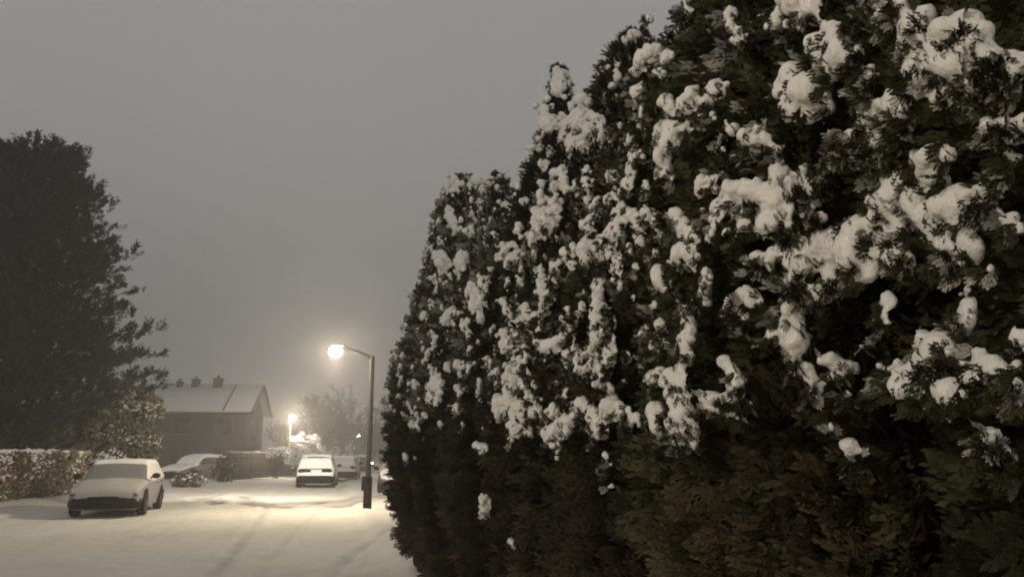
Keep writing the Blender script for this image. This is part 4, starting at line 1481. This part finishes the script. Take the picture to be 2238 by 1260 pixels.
for px, w_, h_ in ((393, .34, .34), (428, .52, .52), (476, .64, .60)):
    u = (px - 570) / F * HY * 1.02
    cm = MB()
    c_ = Hp(u, DEP / 2 - .2, zR - .15 + h_ / 2)
    cm.box(c_, (w_, .5, h_ + .1), ang, .02)
    cm.box(Hp(u, DEP / 2 - .2, zR - .1 + h_ + .035), (w_ + .12, .72, .07), ang, .015)
    ch = cm.build("chimney", M_CHIM, roof)
    pt = MB(); pt.lathe([(0, .0), (.11, 0), (.10, .22), (.07, .22), (.07, .0)], 12, tuple(Hp(u, DEP / 2 - .2, zR - .1 + h_ + .07)))
    pt.build("chimney_pot", M_CHIM, ch)
M_PANE = mat_plain("dark_pane", (.035, .035, .035), .6, spec=.15)
M_FRAME = mat_plain("window_frame", (.10, .09, .08), .8, spec=.1)
for u, zc in ((-1.9, 1.4), (-5.0, 1.4), (-8.0, 1.4), (-1.9, 3.6), (-5.0, 3.6), (-8.0, 3.6), (-11, 3.6)):
    fr = MB()
    for du, dz, sx, sz_ in ((-.62, 0, .08, 1.2), (.62, 0, .08, 1.2), (0, 0, .06, 1.1), (0, .6, 1.32, .08), (0, -.6, 1.4, .08)):
        fr.box(Hp(u + du, i_ - .03, zc + dz), (sx, .09, sz_), ang)
    f_ = fr.build("window", M_FRAME, root)
    pn = MB(); pn.box(Hp(u, i_ - .004, zc), (1.2, .02, 1.14), ang)
    pn.build("pane", M_PANE, f_)
for vv in (2.6, 5.0):
    fr = MB(); fr.box(Hp(-i_ + .02, vv, 3.5), (.06, .9, 1.2), ang)
    f_ = fr.build("window", M_FRAME, root)
    pn = MB(); pn.box(Hp(-i_ + .055, vv, 3.5), (.02, .76, 1.06), ang)
    pn.build("pane", M_PANE, f_)

# ------------------------------------------------------------------ fence and clipped hedge by the second lamp
fa, fb = ground(497, 1050), ground(586, 1042)
fa[2] = fb[2] = 0
root = thing("wooden_fence", "dark board fence with a thin snow cap in front of the house", "fence", tuple(fa))
fd = fb - fa; fl = np.linalg.norm(fd); fd /= fl; fang = math.atan2(fd[1], fd[0])
HF = 1.65
pn = MB()
nb_ = int(fl / .16)
for k in range(nb_):
    c_ = fa + fd * (k + .5) * fl / nb_
    pn.box((c_[0], c_[1], HF / 2 + random.uniform(-.012, .012)), (fl / nb_ - .015, .025, HF), fang)
pn.build("boards", M_FENCE, root)
for k in range(5):
    c_ = fa + fd * k * fl / 4 + np.array([0, .07, 0])
    po = MB(); po.box((c_[0], c_[1], (HF + .06) / 2), (.09, .09, HF + .06), fang, .01)
    po.build("post", M_FENCE, root)
for zr_ in (.35, 1.35):
    c_ = (fa + fb) / 2
    ra = MB(); ra.box((c_[0], c_[1] + .04, zr_), (fl, .04, .09), fang)
    ra.build("rail", M_FENCE, root)
sn_ = MB()
mid = (fa + fb) / 2
sn_.box((mid[0], mid[1], HF + .03), (fl, .07, .05), fang, .02)
sn_.build("snow", M_SNOWC, root)

# clipped hedge right of the fence, behind lamp two
ha, hb = ground(584, 1041), ground(700, 1038)
root = thing("clipped_hedge", "low dark clipped hedge with snow on top behind the thin pale lamp post", "hedge", (ha[0], ha[1], 0))
hd_ = hb - ha; hl_ = np.linalg.norm(hd_); hd_ /= hl_
n = 9000
r2 = np.random.default_rng(17)
HH = 1.75
P = ha + hd_ * r2.uniform(0, hl_, (n, 1)); P[:, 2] = r2.uniform(.05, HH, n)
P[:, 1] += r2.random(n) ** 2 * .7 + .12 * fbm(np.c_[P[:, 0] * 1.5, P[:, 2] * 2, np.zeros(n)], 91, 2)
U = unit(r2.normal(size=(n, 3)) + np.array([0, -.6, .2])); W = unit(np.cross(U, r2.normal(size=(n, 3))))
sz = .13 * r2.uniform(.6, 1.4, (n, 1))
X = np.stack([P, P + U * sz * .5 + W * sz * .34, P + U * sz, P + U * sz * .5 - W * sz * .34], 1).reshape(-1, 3)
Cc = np.repeat(np.array([(.05, .047, .03)]) * r2.uniform(.5, 1.5, (n, 1)), 4, 0)
core = MB(); cm_ = (ha + hb) / 2 + np.array([0, .55, 0])
core.box((cm_[0], cm_[1], HH / 2 - .08), (hl_, .7, HH - .15), math.atan2(hd_[1], hd_[0]))
mk("foliage", np.r_[X, core.v[0]], [np.r_[np.arange(n * 4).reshape(-1, 4), core.f4[0] + n * 4], core.f3[0] + n * 4], M_LEAF, root, False, np.r_[Cc, np.tile([[.02, .018, .012]], (8, 1))])
cen = ha + hd_ * r2.uniform(0, hl_, (260, 1)); cen[:, 1] += r2.uniform(-.02, .7, 260); cen[:, 2] = HH + r2.normal(0, .04, 260)
rad = r2.uniform(.08, .17, 260)
co, tr = blobs_to_mesh(cen, rad, np.tile([[1.3, 1.2, .6]], (260, 1)), .05, .02, 8, 1)
so = mk("snow", co, tr, M_SNOW, root, True); so["kind"] = "stuff"

# snow-capped dome shrub and the frosted bush beside lamp two
leaf_bush("dome_shrub", "small dome shaped shrub capped with bright snow left of the thin pale lamp post", [(at(605, 990, 53.5), (.62, .5, .35))], .12, 500, [(.09, .085, .06)], 0 + 90, .12, 31, "shrub")


def bare_tree(name, label, base, H, spread, seed, col, levels=5, n0=5, r0=.16, cat="tree", snow=None, up=.55, tw=1.0):
    r = np.random.default_rng(seed)
    root = thing(name, label, cat, tuple(base))
    tk, br = MB(), MB()
    B = np.array(base, float)

    tips = []

    def grow(p, d, L, rad, lv):
        q = p + d * L
        m = (p + q) / 2 + r.normal(0, .06 * L, 3)
        (tk if lv == 0 else br).tube([p, m, q], [rad, rad * .85, rad * .66], 7 if lv < 2 else 3, False)
        if lv >= levels:
            tips.append(q); return
        k = n0 if lv == 0 else int(r.integers(3, 5))
        for j in range(k):
            nd = unit(d * .75 + r.normal(0, .52 * spread, 3) + np.array([0, 0, up * .25]))
            st_ = q if j == 0 else p + (q - p) * r.uniform(.45, 1)
            grow(st_, nd, L * r.uniform(.62, .86), max(rad * .6, .010 * tw), lv + 1)
    grow(B, np.array([0, 0, 1.0]), H * .26, r0, 0)
    tk.build("trunk", M_BARK, root, True)
    V = np.concatenate(br.v)
    cl = np.array([col]) * r.uniform(.7, 1.3, (len(V), 1))
    mk("crown", V, [np.concatenate([np.asarray(f).reshape(-1, 4) for f in br.f4])], M_TWIG, root, False, cl)
    if snow:
        T = np.array(tips)
        k = r.random(len(T)) < snow[0]
        T = T[k]
        rad = snow[1] * r.uniform(.5, 1.3, len(T))
        IV, IF = ICO1
        V = (T[:, None] + IV[None] * rad[:, None, None] * np.array([1.3, 1.3, .6])).reshape(-1, 3)
        so = mk("snow", V, (IF[None] + (np.arange(len(T)) * len(IV))[:, None, None]).reshape(-1, 3), M_SNOW, root, True)
        so["kind"] = "stuff"
    return root


bb = at(663, 1000, 56.5); bb[2] = 0
bare_tree("snowy_bush", "bright frosted bush lit by the second lamp above the clipped hedge", bb, 3.9, .85, 41, (.62, .61, .56), 5, 7, .06, "bush", (1.0, .085), .4, 1.4)
bt = at(700, 1000, 84); bt[2] = 0
bare_tree("bare_tree", "large hazy leafless tree behind the white car", bt, 11.0, 1.05, 42, (.13, .12, .10), 6, 6, .20, "tree", None, .5, 1.7)
bt = at(752, 1000, 92); bt[2] = 0
bare_tree("bare_tree", "smaller hazy leafless tree right of the large one behind the dark lamp post", bt, 8.0, 1.05, 43, (.13, .12, .10), 6, 5, .16, "tree", None, .5, 1.7)
bt = at(607, 1000, 90); bt[2] = 0
bare_tree("bare_tree", "hazy leafless treetop showing beyond the right end of the house roof", bt, 7.2, .8, 44, (.11, .10, .085), 5, 5, .15, "tree", None, .5, 2.2)
for px, Yd, H_, lab, sd in ((835, 100, 8.0, "faint bushy tree in the mist between the dark lamp post and the hedge end", 51), (812, 118, 5.2, "faint low tree in the mist just right of the dark lamp post", 52)):
    bt = at(px, 1000, Yd); bt[2] = 0
    leaf_bush("misty_tree", lab, [((bt[0], bt[1], H_ * .6), (2.0, 1.8, H_ * .38)), ((bt[0] + 1.5, bt[1] + 1, H_ * .45), (1.7, 1.7, H_ * .3)), ((bt[0] - 1.2, bt[1] + .5, H_ * .4), (1.3, 1.5, H_ * .3))], .35, 1200, [(.06, .055, .04), (.08, .07, .05)], 25, .13, sd, "tree")
leaf_bush("garden_shrub", "pale snowy shrub in the mist beyond the row of parked cars", [(at(757, 1006, 66), (.9, .8, .8))], .16, 600, [(.12, .12, .07), (.10, .09, .06)], 60, .12, 55, "shrub")

# weak broad sun from behind the camera: the last of the sky light through the cloud
sd = bpy.data.lights.new("sun", 'SUN')
sd.energy = .02
sd.angle = math.radians(20)
sd.color = (1, .93, .85)
so = bpy.data.objects.new("sun", sd)
COL.objects.link(so)
so.rotation_euler = (PI / 2 - SUN_EL, 0, PI - SUN_AZ + PI)
